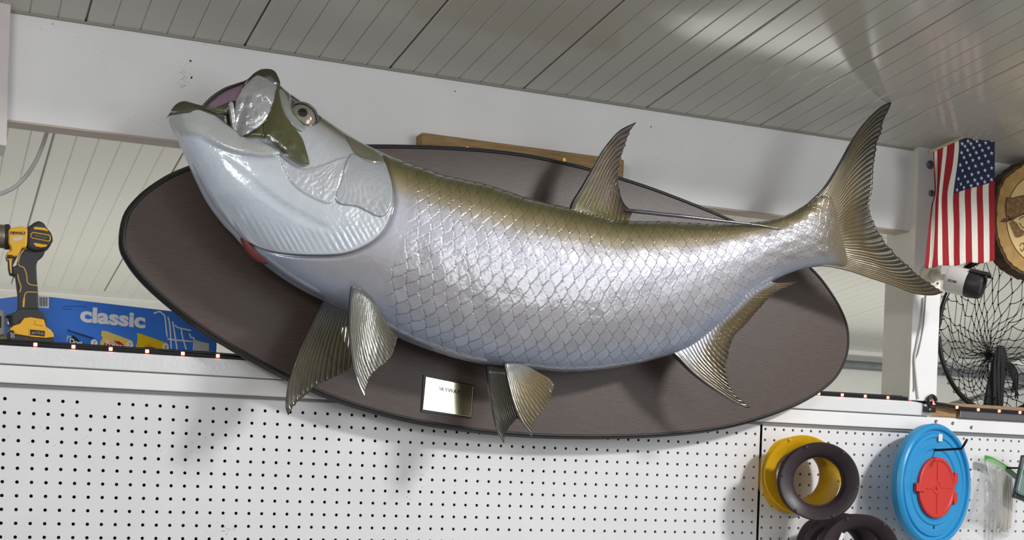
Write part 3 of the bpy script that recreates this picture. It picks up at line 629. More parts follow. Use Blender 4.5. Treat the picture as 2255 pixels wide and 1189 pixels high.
# ------------------------------------------------------------------ power drill
DY = .028
def dp(l): return [(x / 3.964, 470 + y / 3.964) for x, y in l]
YEL = mat('drill_yellow', (226, 172, 44), .38, bump=.05, noise=.06); BLK = mat('drill_rubber', (50, 50, 52), .55, bump=.08, bscale=200)
GRY = mat('drill_grey_metal', (150, 142, 128), .32, metal=.8); CHR = mat('chrome_clip', (190, 188, 180), .18, metal=1)
dr = thing('cordless_drill', 'yellow and black cordless drill standing upright on its battery', 'drill')
def slab(name, pl_, half, M, parent=None, b=.006, yc=DY, seg=3): return prism(name, dp(pl_), yc - half, yc + half, M, parent or dr, b=b, seg=seg, Ym=yc - half)
slab('motor_cap', [(238, 112), (280, 92), (308, 64), (345, 62), (392, 80), (402, 112), (440, 155), (463, 190), (464, 235), (440, 282), (392, 318), (300, 330), (240, 300)], .031, BLK, b=.010)
for pl_ in ([(288, 125), (310, 115), (395, 125), (425, 150), (415, 156), (380, 148), (340, 142), (300, 140)], [(288, 258), (312, 256), (372, 268), (415, 272), (405, 290), (360, 296), (310, 286)]):
    slab('vent_flash', pl_, .0325, YEL, b=.001)
slab('badge', [(266, 175), (290, 160), (430, 185), (445, 205), (440, 240), (425, 245), (280, 218), (266, 205)], .0322, YEL, b=.001)
slab('badge_face', [(274, 180), (292, 168), (425, 192), (437, 207), (433, 232), (422, 237), (286, 211), (274, 202)], .0328, BLK, b=.0005)
hs_ = slab('gear_housing', [(80, 128), (185, 108), (246, 128), (240, 250), (232, 300), (185, 302), (182, 322), (152, 376), (62, 372), (55, 338), (100, 322), (96, 290), (75, 262), (74, 150)], .029, YEL, b=.008)
slab('label_panel', [(108, 150), (205, 140), (205, 185), (108, 196)], .0294, mat('drill_label', (212, 164, 48), .5), b=.0)
slab('spec_panel', [(112, 206), (200, 196), (198, 232), (112, 242)], .0294, mat('spec_label', (196, 190, 176), .5), b=.0)
q = at(*dp([(157, 172)])[0], DY - .0298); text('brand_lettering', 'DEWALT', .0066, q, (math.pi / 2, math.radians(-4), 0), mat('print_black', (24, 24, 24), .6), dr, ext=.0003, bold=.0002)
q = at(*dp([(355, 203)])[0], DY - .0332); text('badge_lettering', 'BRUSHLESS', .0042, q, (math.pi / 2, math.radians(11), 0), mat('print_gold', (150, 120, 70), .6), dr, ext=.0002)
a0 = at(*dp([(76, 206)])[0], DY); 
lathe('nose_ring', [(-.002, .021), (0, .0235), (.006, .0235), (.008, .021)], a0, (-1, 0, 0), BLK, dr, n=28)
lathe('chuck', [(.006, .021), (.010, .022), (.030, .020), (.045, .014), (.050, .006), (.050, .0001)], a0, (-1, 0, 0), GRY, dr, n=32)
slab('handle', [(222, 306), (395, 320), (385, 362), (332, 405), (318, 450), (322, 560), (330, 640), (336, 835), (160, 840), (160, 700), (140, 540), (112, 536), (108, 460), (160, 455), (165, 390)], .0185, BLK, b=.009)
slab('trigger_guard', [(60, 378), (152, 376), (110, 460), (112, 536), (88, 528), (76, 470), (74, 408)], .0165, BLK, b=.005)
slab('trigger', [(62, 385), (115, 378), (104, 410), (100, 455), (106, 525), (92, 520), (84, 470), (80, 412)], .0185, YEL, b=.002)
slab('switch', [(66, 360), (112, 362), (112, 384), (66, 384)], .0302, BLK, b=.001)
for pts_ in ([(238, 304), (205, 320), (168, 388), (165, 455), (205, 472), (230, 530), (245, 612), (330, 632)], [(336, 690), (235, 688), (212, 725), (202, 770), (200, 815)], [(152, 530), (165, 590), (182, 640), (172, 690)]):
    tube('accent_line', [at(x, y, DY - .0188) for x, y in spline(dp(pts_), 40)], .0014, mat('accent_tan', (186, 150, 84), .5), dr, n=6)
slab('accent_tab', [(202, 735), (220, 735), (212, 820), (195, 818)], .0195, YEL, b=.001)
slab('foot', [(160, 830), (336, 830), (388, 882), (408, 920), (406, 990), (110, 975), (105, 900), (50, 888), (130, 862)], .030, BLK, b=.010)
bt = slab('battery_case', [(88, 1005), (118, 978), (172, 962), (212, 912), (270, 905), (384, 925), (402, 990), (440, 1012), (466, 1045), (472, 1080), (400, 1088), (250, 1072), (130, 1052), (120, 1024), (85, 1020)], .037, YEL, b=.007)
slab('battery_latch', [(300, 925), (385, 938), (395, 965), (380, 988), (300, 975)], .039, YEL, bt, b=.003)
slab('battery_base', [(78, 1018), (122, 1024), (132, 1052), (250, 1072), (400, 1088), (472, 1080), (468, 1112), (455, 1135), (80, 1130)], .036, BLK, b=.006)
slab('gauge_frame', [(250, 1004), (408, 1020), (405, 1088), (262, 1076), (250, 1062)], .0385, YEL, bt, b=.002)
slab('gauge_face', [(264, 1012), (392, 1026), (390, 1074), (264, 1060)], .0390, BLACKP, bt, b=0)
q = at(*dp([(345, 1046)])[0], DY - .0395); text('gauge_marks', '-HHH', .0085, q, (math.pi / 2, math.radians(6), 0), mat('print_grey', (150, 145, 130), .6), bt, ext=.0002)
slab('gauge_button', [(274, 1030), (300, 1033), (300, 1056), (274, 1053)], .0394, mat('button_bronze', (130, 108, 70), .4), bt, b=.001)
q = at(*dp([(108, 1062)])[0], DY - .0365); text('voltage_mark', '20', .010, q, (math.pi / 2, math.radians(90), 0), mat('print_light', (190, 190, 186), .6), dr, ext=.0002)
# clear case with hardware left of the drill
hw = thing('clear_hardware_case', 'clear plastic hardware case at the left edge beside the drill', 'case')
CLR = mat('clear_plastic', (196, 196, 186), .15, trans=.0, alpha=.85, coat=1)
slab('lid', [(-60, 838), (45, 848), (47, 1062), (-60, 1075)], .022, CLR, hw, b=.004, yc=.10)
slab('tray', [(-60, 890), (12, 892), (12, 1000), (-60, 1005)], .0235, mat('tray_dark', (70, 66, 62), .5), hw, b=.002, yc=.10)
slab('base', [(-60, 1062), (110, 1080), (110, 1100), (-60, 1105)], .026, mat('case_base', (170, 150, 90), .5), hw, b=.002, yc=.10)
sl_ = slab('clasp', [(62, 892), (100, 896), (102, 985), (60, 980)], .024, CHR, hw, b=.003, yc=.10)
slab('clasp_hole', [(70, 918), (88, 920), (88, 945), (70, 944)], .0245, BLACKP, sl_, b=0, yc=.10)

# ------------------------------------------------------------------ snack box
bxo = np.array(at(66, 648, .095)); ZB = ZO + .0957; BL, BH, BD = .42, at(108, 652, .1)[2] - ZB, .20
bx = thing('snack_carton', 'blue cardboard snack carton lettered classic on the counter', 'box', loc=(bxo[0], .098, ZB)); bx.rotation_euler = (0, 0, math.radians(22))
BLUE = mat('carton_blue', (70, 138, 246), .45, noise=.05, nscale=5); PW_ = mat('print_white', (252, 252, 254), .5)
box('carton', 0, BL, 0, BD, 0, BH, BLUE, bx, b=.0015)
MI = bx.matrix_basis.inverted()
bpy.context.view_layer.update(); MI = bx.matrix_world.inverted()
nB = np.array([math.sin(math.radians(22)), -math.cos(math.radians(22)), 0])
def onbox(px, py, off=.0004):
    """carton face point seen at a pixel, in the carton's own axes"""
    d = R.T @ np.array([(px - CX) / F, (py - CY) / F, 1.0]); t = ((np.array(bx.location) - CAM) @ nB) / (d @ nB); p = MI @ Vector(CAM + d * t); return (p.x, -off, p.z)
def sticker(name, px, M, off=.0004, parent=bx):
    P = [onbox(x, y, off) for x, y in px]; n_ = len(P); v = P + [(p[0], p[1] + .0003, p[2]) for p in P]
    return fixn(mesh(name, v, [tuple(range(n_)), tuple(range(2 * n_ - 1, n_ - 1, -1))] + [(i, i + n_, (i + 1) % n_ + n_, (i + 1) % n_) for i in range(n_)], M, parent))
x0 = onbox(176, 700); x1 = onbox(320, 700)
o = text('classic_lettering', 'classic', .06, (0, 0, 0), (0, 0, 0), PW_, bx, ext=.0003, bold=.0024)
dx = o.dimensions.x; zc = (onbox(205, 715)[2] + onbox(205, 678)[2]) / 2
k_ = (x1[0] - x0[0]) / dx; hgt_ = (onbox(205, 713)[2] - onbox(205, 678)[2]); o.scale = (k_, abs(hgt_) / max(o.dimensions.y, 1e-6), 1); o.rotation_euler = FACE
o.location = ((x0[0] + x1[0]) / 2, -.0006, (onbox(248, 720)[2] + onbox(248, 681)[2]) / 2)
bc = sticker('barcode_label', [(80, 651), (107.5, 653), (107.5, 679), (80, 677)], PW_)
for i_ in range(9):
    x = 86 + i_ * 2.1; sticker('bar', [(x, 654.5), (x + (1.2 if i_ % 3 else .7), 654.6), (x + (1.2 if i_ % 3 else .7), 674.5), (x, 674.2)], mat('print_dark', (70, 70, 74), .6), .0007, bc)
def cp(l): return [(100 + x / 5.934, 630 + y / 5.934) for x, y in l]
b1 = sticker('chip_bag_print', cp([(285, 555), (330, 580), (480, 625), (640, 675), (690, 720), (690, 800), (262, 790), (270, 690), (290, 650), (278, 590)]), mat('bag_blue', (52, 120, 206), .45), .0005)
sticker('bag_top_print', cp([(285, 555), (330, 580), (480, 625), (640, 675), (600, 690), (430, 640), (300, 590)]), mat('bag_navy', (30, 60, 130), .5), .0008, b1)
sticker('bag_sheen_print', cp([(280, 640), (340, 655), (300, 690), (275, 740), (268, 720)]), mat('bag_lightblue', (150, 200, 245), .5), .0008, b1)
sticker('logo_panel_print', cp([(360, 640), (420, 690), (480, 760), (300, 745), (330, 690)]), mat('bag_black', (22, 20, 30), .5), .0008, b1)
P_ = onbox(*cp([(392, 735)])[0], .0012); text('logo_lettering', 'Dori', .014, P_, (math.pi / 2, math.radians(8), 0), PW_, b1, ext=.0002, bold=.0004)
b2 = sticker('chip_bag_print', cp([(735, 578), (800, 590), (1130, 712), (1150, 760), (1150, 830), (705, 810), (720, 720), (748, 680), (728, 640)]), mat('bag_yellow', (246, 214, 120), .45), .0005)
sticker('logo_swoosh_print', cp([(880, 715), (960, 720), (1020, 765), (990, 790), (930, 745)]), mat('bag_red', (206, 40, 36), .5), .0010, b2)
P_ = onbox(*cp([(890, 768)])[0], .0014); text('logo_lettering', 'Fritos', .0155, P_, (math.pi / 2, math.radians(6), 0), mat('print_white_warm', (250, 246, 236), .5), b2, ext=.0002, bold=.0004)
sticker('logo_base_print', cp([(770, 742), (870, 735), (1020, 778), (1010, 800), (760, 785)]), mat('bag_red', ()), .0008, b2)
b3 = sticker('chip_bag_print', cp([(1195, 612), (1260, 628), (1590, 745), (1610, 790), (1610, 850), (1170, 830), (1195, 740), (1205, 690)]), mat('bag_gold', (250, 212, 30), .45), .0005)
sticker('logo_panel_print', cp([(1270, 795), (1310, 765), (1350, 755), (1390, 770), (1410, 815), (1270, 810)]), mat('bag_orange', (240, 180, 40), .5), .0008, b3)
sticker('logo_swoosh_print', cp([(1280, 800), (1350, 792), (1430, 805), (1430, 820), (1280, 815)]), mat('bag_red', ()), .0010, b3)
for (x, y), n_, bb in (((633, 745), '7', b1), ((1097, 768), '7', b2), ((1567, 795), '8', b3)):
    P_ = onbox(100 + x / 5.934, 630 + y / 5.934, .0012)
    o = lathe('count_disc', [(0, .0001), (0, .0074), (.0003, .0074), (.0003, .0001)], P_, (0, -1, 0), PW_, bb, n=24); text('count_numeral', n_, .010, (P_[0], -.0017, P_[2]), FACE, mat('print_dark', ()), o, ext=.0001)
ct = None
for l in ([(1415, 358), (1490, 335), (1530, 365), (1560, 400), (1590, 650), (1620, 695), (1930, 725)], [(1600, 400), (1625, 520), (1645, 820)], [(1660, 460), (1685, 600), (1720, 830)], [(1775, 560), (1790, 660), (1840, 830)], [(1690, 510), (1740, 545), (1900, 580)], [(1880, 620), (1900, 670), (1940, 690), (1935, 840)]):
    o = tube('cart_line_print', [Vector(onbox(*p_, .0006)) for p_ in spline(cp(l), 24)], .0019, PW_, bx, n=6)
    for vv_ in o.data.vertices: vv_.co.y = -.0006 + (vv_.co.y + .0006) * .3
sticker('cart_panel_print', cp([(1930, 700), (2135, 750), (2135, 850), (1930, 840)]), mat('print_cream', (226, 226, 214), .5), .0005)
sticker('small_print', cp([(215, 256), (545, 262), (545, 272), (215, 266)]), mat('print_blue_dark', (44, 96, 180), .5), .0005)
sticker('small_print', cp([(215, 292), (355, 298), (355, 308), (215, 302)]), mat('print_blue_dark', ()), .0005)

# ------------------------------------------------------------------ flag
FC = lambda l: [1900 + x / 1.699 for x in l]
FYP = -.105
rows = [  # pixel y (left, right) of a line across the cloth, and the 14 stripe edges from left to right
    ((332, 271), [258, 262, 267, 277, 301, 315, 343, 358, 377, 396, 415, 434, 453, 472, 490]),
    ((350, 293), [262, 265, 268, 279, 298, 313, 342, 359, 378, 397, 416, 435, 454, 473, 492]),
    ((385, 335), [264, 266, 271, 280, 292, 305, 334, 352, 372, 392, 412, 432, 452, 472, 493]),
    ((425, 385), [262, 268, 273, 277, 285, 297, 318, 341, 363, 385, 407, 428, 450, 472, 493]),
    ((455, 415), [245, 256, 262, 272, 283, 294, 316, 337, 360, 381, 404, 425, 448, 470, 493]),
    ((505, 475), [232, 246, 255, 270, 281, 296, 318, 340, 362, 384, 406, 428, 451, 472, 493]),
    ((560, 545), [220, 236, 250, 264, 280, 297, 321, 340, 362, 384, 408, 430, 452, 474, 493]),
    ((590, 575), [208, 232, 245, 258, 281, 298, 323, 341, 363, 385, 409, 430, 453, 474, 493])]
fl = thing('flag_on_stick', 'small American flag hanging from a wooden stick above the security camera', 'flag')
RP = np.array([[e for e in r[1]] for r in rows], float)[:, 1:]; RY = np.array([r[0] for r in rows], float)
nc, nr_ = 13 * 4 + 1, 57
ui = np.linspace(0, 13, nc); vi = np.linspace(0, len(rows) - 1, nr_)
GX = spline(RP, nr_); GXu = np.stack([np.interp(ui, np.arange(14), g) for g in GX]); GXp = 1900 + GXu / 1.699
GYy = spline(RY, nr_); GYp = GYy[:, :1] + (GYy[:, 1:] - GYy[:, :1]) * ((GXp - GXp[:, :1]) / (GXp[:, -1:] - GXp[:, :1]))
GYp += (vi / 7)[:, None] ** 2 * 2.0 * np.sin(ui * 1.3)[None]
DYf = .010 * np.sin(ui[None] * 1.25 + .5) * np.exp(-ui[None] / 5) * np.clip(vi / 2, 0, 1)[:, None] + .004 * np.sin(ui[None] * .9 + vi[:, None] * .7) * np.clip(vi / 3, 0, 1)[:, None]
FV = atv(GXp, GYp, FYP - .012 * (GXu - 260) / 230 + DYf)
fm = bpy.data.meshes.new('cloth'); Qf = grid_faces(nr_, nc)
fm.from_pydata([tuple(map(float, p)) for p in FV.reshape(-1, 3)], [], [tuple(int(i) for i in q_) for q_ in Qf])
CLO = dict(rough=.9, noise=.06, nscale=200, bump=.15, bscale=500, spec=.15)
for M_ in (mat('flag_red', (150, 44, 50), **CLO), mat('flag_white', (222, 218, 208), **CLO), mat('flag_blue', (46, 52, 84), **CLO)): fm.materials.append(M_)
cant_v = 3.45
mi = np.empty(len(Qf), np.int32)
for i_ in range(nr_ - 1):
    for j_ in range(nc - 1):
        st_ = int((ui[j_] + ui[j_ + 1]) / 2); vc = (vi[i_] + vi[i_ + 1]) / 2
        mi[i_ * (nc - 1) + j_] = 2 if (st_ >= 6 and vc < cant_v) else (0 if st_ % 2 == 0 else 1)
fm.polygons.foreach_set('material_index', mi); fm.shade_smooth(); fm.update()
clo = bpy.data.objects.new('cloth', fm); COL.objects.link(clo); clo.parent = fl
sd = clo.modifiers.new('thick', 'SOLIDIFY'); sd.thickness = .0006
def flagpt(u_, v__):
    """u in stripes from the left, v in rows"""
    i_ = v__ / 7 * (nr_ - 1); j_ = u_ / 13 * (nc - 1); a_, b_ = int(min(i_, nr_ - 2)), int(min(j_, nc - 2)); fi, fj = i_ - a_, j_ - b_
    return FV[a_, b_] * (1 - fi) * (1 - fj) + FV[a_ + 1, b_] * fi * (1 - fj) + FV[a_, b_ + 1] * (1 - fi) * fj + FV[a_ + 1, b_ + 1] * fi * fj
STARM = mat('flag_white', ())
for a_ in range(9):                      # nine columns along the hoist-to-fly axis are rows of stars across the hanging cloth
    for b_ in range(11):
        if (a_ + b_) % 2: continue
        uu_ = 6 + 7 * (b_ + 1) / 12; v__ = .55 + (cant_v - .55) * (a_ + .55) / 9.1
        c = flagpt(uu_, v__); n_ = 10; P_ = [(c[0], c[1] - .0022, c[2])]
        for q_ in range(n_):
            r_ = .0056 if q_ % 2 == 0 else .0022; t = math.pi / 2 + q_ * math.pi / 5 + .12; P_.append((c[0] + r_ * 1.1 * math.cos(t), c[1] - .0012, c[2] + r_ * math.sin(t)))
        mesh('star', P_, [(0, 1 + q_, 1 + (q_ + 1) % n_) for q_ in range(n_)], STARM, clo)
STK = mat('stick_wood', (172, 158, 128), .5, noise=.1)
pa, pb = at(2044, 336, FYP), at(2196, 269, FYP - .016)
tube('stick', [pa + (pb - pa) * t for t in np.linspace(0, 1, 8)], .0035, STK, fl)
ax_ = (pb - pa); lathe('finial', [(0, .0035), (.002, .0055), (.006, .005), (.012, .0072), (.020, .0075), (.028, .0052), (.036, .0001)], pb, ax_, mat('finial_gold', (140, 116, 66), .5, metal=.3), fl, n=18)

# ------------------------------------------------------------------ security camera
sc = thing('security_camera', 'white bullet security camera with black lens hood on the post', 'camera')
CW = mat('camera_white', (226, 222, 220), .35); CI = mat('camera_ivory', (222, 218, 200), .4); CB = mat('camera_black', (44, 42, 44), .4)
A0, A1 = at(2087, 613, -.13), at(2158, 630, -.19)
axc = A1 - A0; Lc = np.linalg.norm(axc); axc = axc / Lc
lathe('camera_body', [(-.002, .0001), (-.002, .022), (.0, .0295), (.006, .0318), (.050, .0318), (.050, .028)], A0, axc, CW, sc, n=40)
hoodc = A0 + axc * .048
hood = lathe('lens_hood', [(0, .0290), (0, .0318), (.006, .0325), (.030, .0300), (.036, .027), (.034, .023), (.026, .022), (.026, .0001)], hoodc, axc, CB, sc, n=40)
lathe('lens_ring', [(.026, .0165), (.030, .0165), (.030, .012), (.027, .012)], hoodc, axc, mat('lens_ring_grey', (90, 94, 96), .25, metal=.4), hood, n=32)
lathe('lens', [(.027, .012), (.030, .010), (.0325, .005), (.033, .0001)], hoodc, axc, mat('lens_glass', (14, 15, 18), .05, coat=1), hood, n=28)
fa, fu, fw = frame(axc)
for t in np.arange(8) * math.pi / 4:
    lathe('infrared_led', [(.026, .0022), (.028, .0018), (.0285, .0001)], hoodc + .0198 * (math.cos(t) * fu + math.sin(t) * fw), axc, mat('ir_led', (96, 98, 104), .2, coat=1), hood, n=10)
vs = []
ti = np.linspace(-.75, .75, 13)
for s_, rr_ in ((.000, .0322), (.042, .0322)):
    vs += [hoodc + axc * s_ + rr_ * (math.cos(t) * fu + math.sin(t) * fw) for t in ti] + [hoodc + axc * s_ + (rr_ + .003) * (math.cos(t) * fu + math.sin(t) * fw) for t in ti]
k_ = len(ti); fs = []
for i_ in range(k_ - 1): fs += [(i_, i_ + 1, 2 * k_ + i_ + 1, 2 * k_ + i_), (k_ + i_, 3 * k_ + i_, 3 * k_ + i_ + 1, k_ + i_ + 1), (2 * k_ + i_, 2 * k_ + i_ + 1, 3 * k_ + i_ + 1, 3 * k_ + i_), (i_, k_ + i_, k_ + i_ + 1, i_ + 1)]
fs += [(0, 2 * k_, 3 * k_, k_), (k_ - 1, 2 * k_ - 1, 4 * k_ - 1, 3 * k_ - 1)]
fixn(mesh('sun_visor', vs, fs, CB, sc))
# lettering wrapped on the barrel where the photograph shows it
vd = CAM - (A0 + axc * .02); vd -= axc * (vd @ axc); vd /= np.linalg.norm(vd); up_ = np.cross(axc, -vd) ; up_ /= np.linalg.norm(up_)
if up_[2] < 0: up_ = -up_
nv_ = (vd * .98 - up_ * .12); nv_ /= np.linalg.norm(nv_); up2 = np.cross(nv_, axc); 
if up2[2] < 0: up2 = -up2
Mr = Matrix(((axc[0], up2[0], nv_[0], 0), (axc[1], up2[1], nv_[1], 0), (axc[2], up2[2], nv_[2], 0), (0, 0, 0, 1)))
text('maker_lettering', 'ZOSI', .0072, Vector(A0 + axc * .020 + nv_ * .0321), Mr, mat('print_black', ()), sc, ext=.0002, sx=1.35, bold=.0002)
B0 = at(2048, 608, -.024)
lathe('wall_flange', [(0, .0001), (0, .030), (.004, .030), (.009, .026), (.011, .017), (.011, .0001)], (B0[0], -.022, B0[2]), (0, -1, 0), CI, sc, n=36)
J = np.array([B0[0], -.022, B0[2]]) + np.array([.002, -.02, .0])
lathe('swivel_ball', [(-.012, .0001), (-.010, .008), (-.004, .0135), (.004, .0135), (.010, .009), (.012, .0001)], J, (0, -1, 0), CI, sc, n=24)
tube('arm', [J, J + (A0 - J) * .5, A0 + axc * .002], [.010, .0078, .0085], CI, sc, n=16)
lathe('flange_screw', [(0, .0001), (0, .003), (.0015, .0025), (.0015, .0001)], (B0[0] + .017, -.0315, B0[2] - .017), (0, -1, 0), mat('print_black', ()), sc, n=12)

# ------------------------------------------------------------------ wood slice sign
ws = thing('wood_slice_sign', 'round bark-edged wood slice with burned emblem at the right edge', 'sign')
Cw = at(2292, 484, -.07); rs_ = np.random.RandomState(3); n_ = 96
rad = .150 * (1 + .018 * np.sin(np.arange(n_) * 2 * np.pi / n_ * 5 + 1) + .008 * rs_.randn(n_)); an = np.arange(n_) * 2 * np.pi / n_
def disc(name, sc_r, y0, y1, M, parent, rr=None):
    r_ = (rad if rr is None else rr) * sc_r; v = [(Cw[0] + r_[i] * math.cos(an[i]), y0, Cw[2] + r_[i] * math.sin(an[i])) for i in range(n_)] + [(Cw[0] + r_[i] * math.cos(an[i]), y1, Cw[2] + r_[i] * math.sin(an[i])) for i in range(n_)]
    return fixn(mesh(name, v, [tuple(range(n_)), tuple(range(2 * n_ - 1, n_ - 1, -1))] + [(i, i + n_, (i + 1) % n_ + n_, (i + 1) % n_) for i in range(n_)], M, parent))
disc('bark_edge', 1.0, -.068, -.03, mat('bark', (84, 66, 44), .9, noise=.5, nscale=40, bump=.9, bscale=60), ws)
disc('sapwood_face', .955, -.0705, -.034, mat('sapwood', (172, 136, 78), .6, noise=.25, nscale=35, bump=.2), ws)
cr = np.full(n_, .112)
disc('burned_ring', 1.0, -.0712, -.07, mat('burned_brown', (92, 66, 40), .8), ws, cr)
disc('pale_centre', .985, -.0718, -.07, mat('pale_wood', (214, 184, 130), .6, noise=.12, nscale=20), ws, cr)
BRN = mat('burned_brown', ()); MID = mat('burned_mid', (134, 104, 66), .8, noise=.5, nscale=120)
def burn(name, px, M, y=-.0725):
    P_ = [at(2150 + x / 4.247, 340 + yy / 4.247, y) for x, yy in px]; n2 = len(P_); v = [(p[0], y, p[2]) for p in P_] + [(p[0], y + .001, p[2]) for p in P_]
    return fixn(mesh(name, v, [tuple(range(n2)), tuple(range(2 * n2 - 1, n2 - 1, -1))] + [(i, i + n2, (i + 1) % n2 + n2, (i + 1) % n2) for i in range(n2)], M, ws))
burn('emblem_frame', [(285, 400), (340, 405), (400, 388), (520, 370), (520, 560), (440, 565), (380, 590), (350, 610), (305, 610), (280, 580), (272, 480)], BRN)
burn('emblem_field', [(292, 410), (340, 415), (400, 398), (520, 382), (520, 535), (440, 548), (370, 582), (320, 585), (284, 560), (282, 485)], MID, -.0731)
burn('emblem_leaf', [(228, 628), (262, 596), (300, 600), (345, 608), (300, 630), (262, 634)], BRN)
burn('emblem_lower', [(305, 640), (340, 610), (380, 640), (410, 690), (450, 720), (440, 760), (385, 780), (360, 770), (340, 720)], MID)
for l in ([(405, 860), (420, 835), (440, 830), (450, 860)], [(410, 880), (430, 905), (460, 840), (480, 800)], [(400, 610), (420, 590), (470, 580), (520, 600)], [(405, 640), (430, 680), (480, 700)]):
    tube('burned_line', [at(2150 + x / 4.247, 340 + yy / 4.247, -.0722) for x, yy in spline(l, 16)], .0011, BRN, ws, n=5)

# ------------------------------------------------------------------ landing net
nt_ = thing('landing_net', 'black landing net with hoop hung beside the white post', 'net')
NB = mat('net_black', (26, 26, 28), .6); HOOP = mat('hoop_black', (26, 26, 28), .22, metal=.5, coat=.5)
Hc = at(2208, 738, .035); hx, hz = .205, .205
def hp(t, k=1.0, dy=0): return np.array([Hc[0] + hx * k * math.cos(t), .035 + dy, Hc[2] + hz * k * math.sin(t)])
for k_, dy in ((1.0, 0), (.955, .010)):
    tube('hoop', [hp(t, k_, dy) for t in np.linspace(0, 2 * math.pi, 90, endpoint=False)], .0058 if k_ == 1 else .0042, HOOP, nt_, n=8, closed=True)
tie = None
for t in np.linspace(0, 2 * math.pi, 46, endpoint=False):
    c = hp(t, .98, .005); o = tube('tie', [c + .010 * (math.cos(a_) * np.array([math.cos(t), 0, math.sin(t)]) + math.sin(a_) * np.array([0, 1, 0])) for a_ in np.linspace(0, 2 * math.pi, 8, endpoint=False)], .0011, NB, nt_, n=4, closed=True)
G0 = at(2203, 775, .10)
def netp(t, r):
    """t around the hoop, r 0 at the hoop to 1 at the gather"""
    c = hp(t, .95, .006); s_ = r ** .8; p = c + (G0 - c) * s_; p[1] = .041 + .10 * math.sin(math.pi * min(r, .75) * .6) ; p[2] -= .018 * math.sin(math.pi * r) * (1 + .3 * math.sin(5 * t)); return p
g = []; NN = 30
rs_ = np.random.RandomState(5); jit = rs_.randn(NN, 12, 2)
lev = [0, .10, .20, .30, .40, .50, .60, .70, .79, .87, .94, 1.0]
def node(i_, l): t = 2 * math.pi * (i_ + .5 * (l % 2)) / NN; j_ = jit[i_ % NN, l]; return netp(t + .05 * j_[0] * (l > 0), min(1, max(0, lev[l] + .012 * j_[1] * (0 < l < 11))))
for i_ in range(NN):
    for l in range(11):
        a_ = node(i_, l)
        for s_ in (0, 1):
            b_ = node(i_ + (s_ if l % 2 else s_ - 1), l + 1); mdp = (a_ + b_) / 2 - np.array([0, 0, .003 * (1 - l / 11)])
            g.append(tube_geo([a_, mdp, b_], .0010, 4))
        if l: g.append(tube_geo([a_ + np.array([-.0022, 0, 0]), a_ + np.array([.0022, 0, 0])], .0019, 5))
v, f = join_geo(g); o = mesh('netting', v, f, NB, nt_); o['kind'] = 'stuff'
g = []
for i_ in range(46):
    a_ = rs_.rand() * 6.28; r_ = math.sqrt(rs_.rand()); P_ = []
    for q_, (x, y, wd) in enumerate(((2204, 765, .010), (2202, 800, .022), (2196, 840, .024), (2190, 880, .026), (2184, 935, .030))):
        c = at(x, y, .10); P_.append(c + np.array([math.cos(a_ + q_ * .35) * wd * r_, math.sin(a_ + q_ * .35) * wd * r_ * .7, rs_.randn() * .003]))
    g.append(tube_geo(spline(P_, 16), .0034, 5))
for i_ in range(14):
    a_ = rs_.rand() * 1.5 - .2; P_ = [at(2204, 790, .09), at(2204 + 22 + 12 * rs_.rand(), 810 + 25 * rs_.rand(), .08), at(2225 + 18 * rs_.rand(), 850 + 30 * rs_.rand(), .09)]; g.append(tube_geo(spline(P_, 12), .0020, 5))
v, f = join_geo(g); o = mesh('gathered_bag', v, f, NB, nt_); o['kind'] = 'stuff'

# ------------------------------------------------------------------ goods on the pegboard
HOOKM = mat('hook_black', (34, 30, 30), .4, metal=.4)
def hook(x, z, ln, label, drop=0, tip=.018, dx=0):
    o = tag(tube('peg_hook', [(x, .012, z), (x, 0, z), (x + dx * .5, -ln * .5, z - drop * .5), (x + dx, -ln, z - drop), (x + dx, -ln - .006, z - drop + tip * .6), (x + dx, -ln - .008, z - drop + tip)], .0028, HOOKM, n=10), label, 'hook', 'peg hooks'); return o
def reel(name, c, axis, Rr, M, label, sticker=False, wide=1.0):
    t_ = thing(name, label, 'hand reel', 'round hand-line reels')
    k = Rr; prof = [(-.5, 1.0), (-.47, 1.03), (-.42, 1.0), (-.34, .90), (-.10, .86), (.16, .86), (.30, .90), (.42, 1.02), (.50, 1.05), (.54, 1.02), (.52, .96), (.40, .74), (.30, .66), (.0, .63), (-.30, .66), (-.48, .78), (-.52, .95)]
    lathe('spool', [(z * .075 * wide, r * k) for z, r in prof], c, axis, M, t_, n=72, closed=True)
    a, u, w = frame(axis)
    for t in np.arange(6) * math.pi / 3 + .4:
        p = np.array(c) + a * .041 * wide + k * .985 * (math.cos(t) * u + math.sin(t) * w); lathe('rim_nub', [(-.003, .0032), (.001, .003), (.002, .0001)], p, a, M, t_, n=10)
    if sticker:
        p = np.array(c) + a * .030 * wide + k * .83 * (math.cos(1.05) * u - math.sin(1.05) * w * -1)
        text_p = p
    return t_
YP = mat('reel_yellow', (222, 172, 24), .4, noise=.08, nscale=60, bump=.08, bscale=150); BP = mat('reel_black', (58, 48, 54), .4, bump=.06, bscale=200, noise=.1)
cY = at(1757, 1046, -.050); axv = CAM - cY; axv = axv / np.linalg.norm(axv)
axY = axv + np.array([.30, 0, .02]); axY /= np.linalg.norm(axY)
reel('hand_line_reel', cY, axY, .086, YP, 'yellow plastic hand-line reel hanging behind a dark one on the pegboard')
cB = at(1800, 1060, -.140)
reel('hand_line_reel', cB, axv + np.array([.12, 0, 0]), .083, BP, 'dark plastic hand-line reel hanging in front of the yellow one')
hook(cY[0] + .004, at(1775, 995, 0)[2] , .17, 'black peg hook carrying the yellow and dark reels', drop=.004)
cD = at(1840, 1212, -.06); reel('hand_line_reel', cD, axY, .084, BP, 'dark plastic reel at the bottom edge, rear one of the pair')
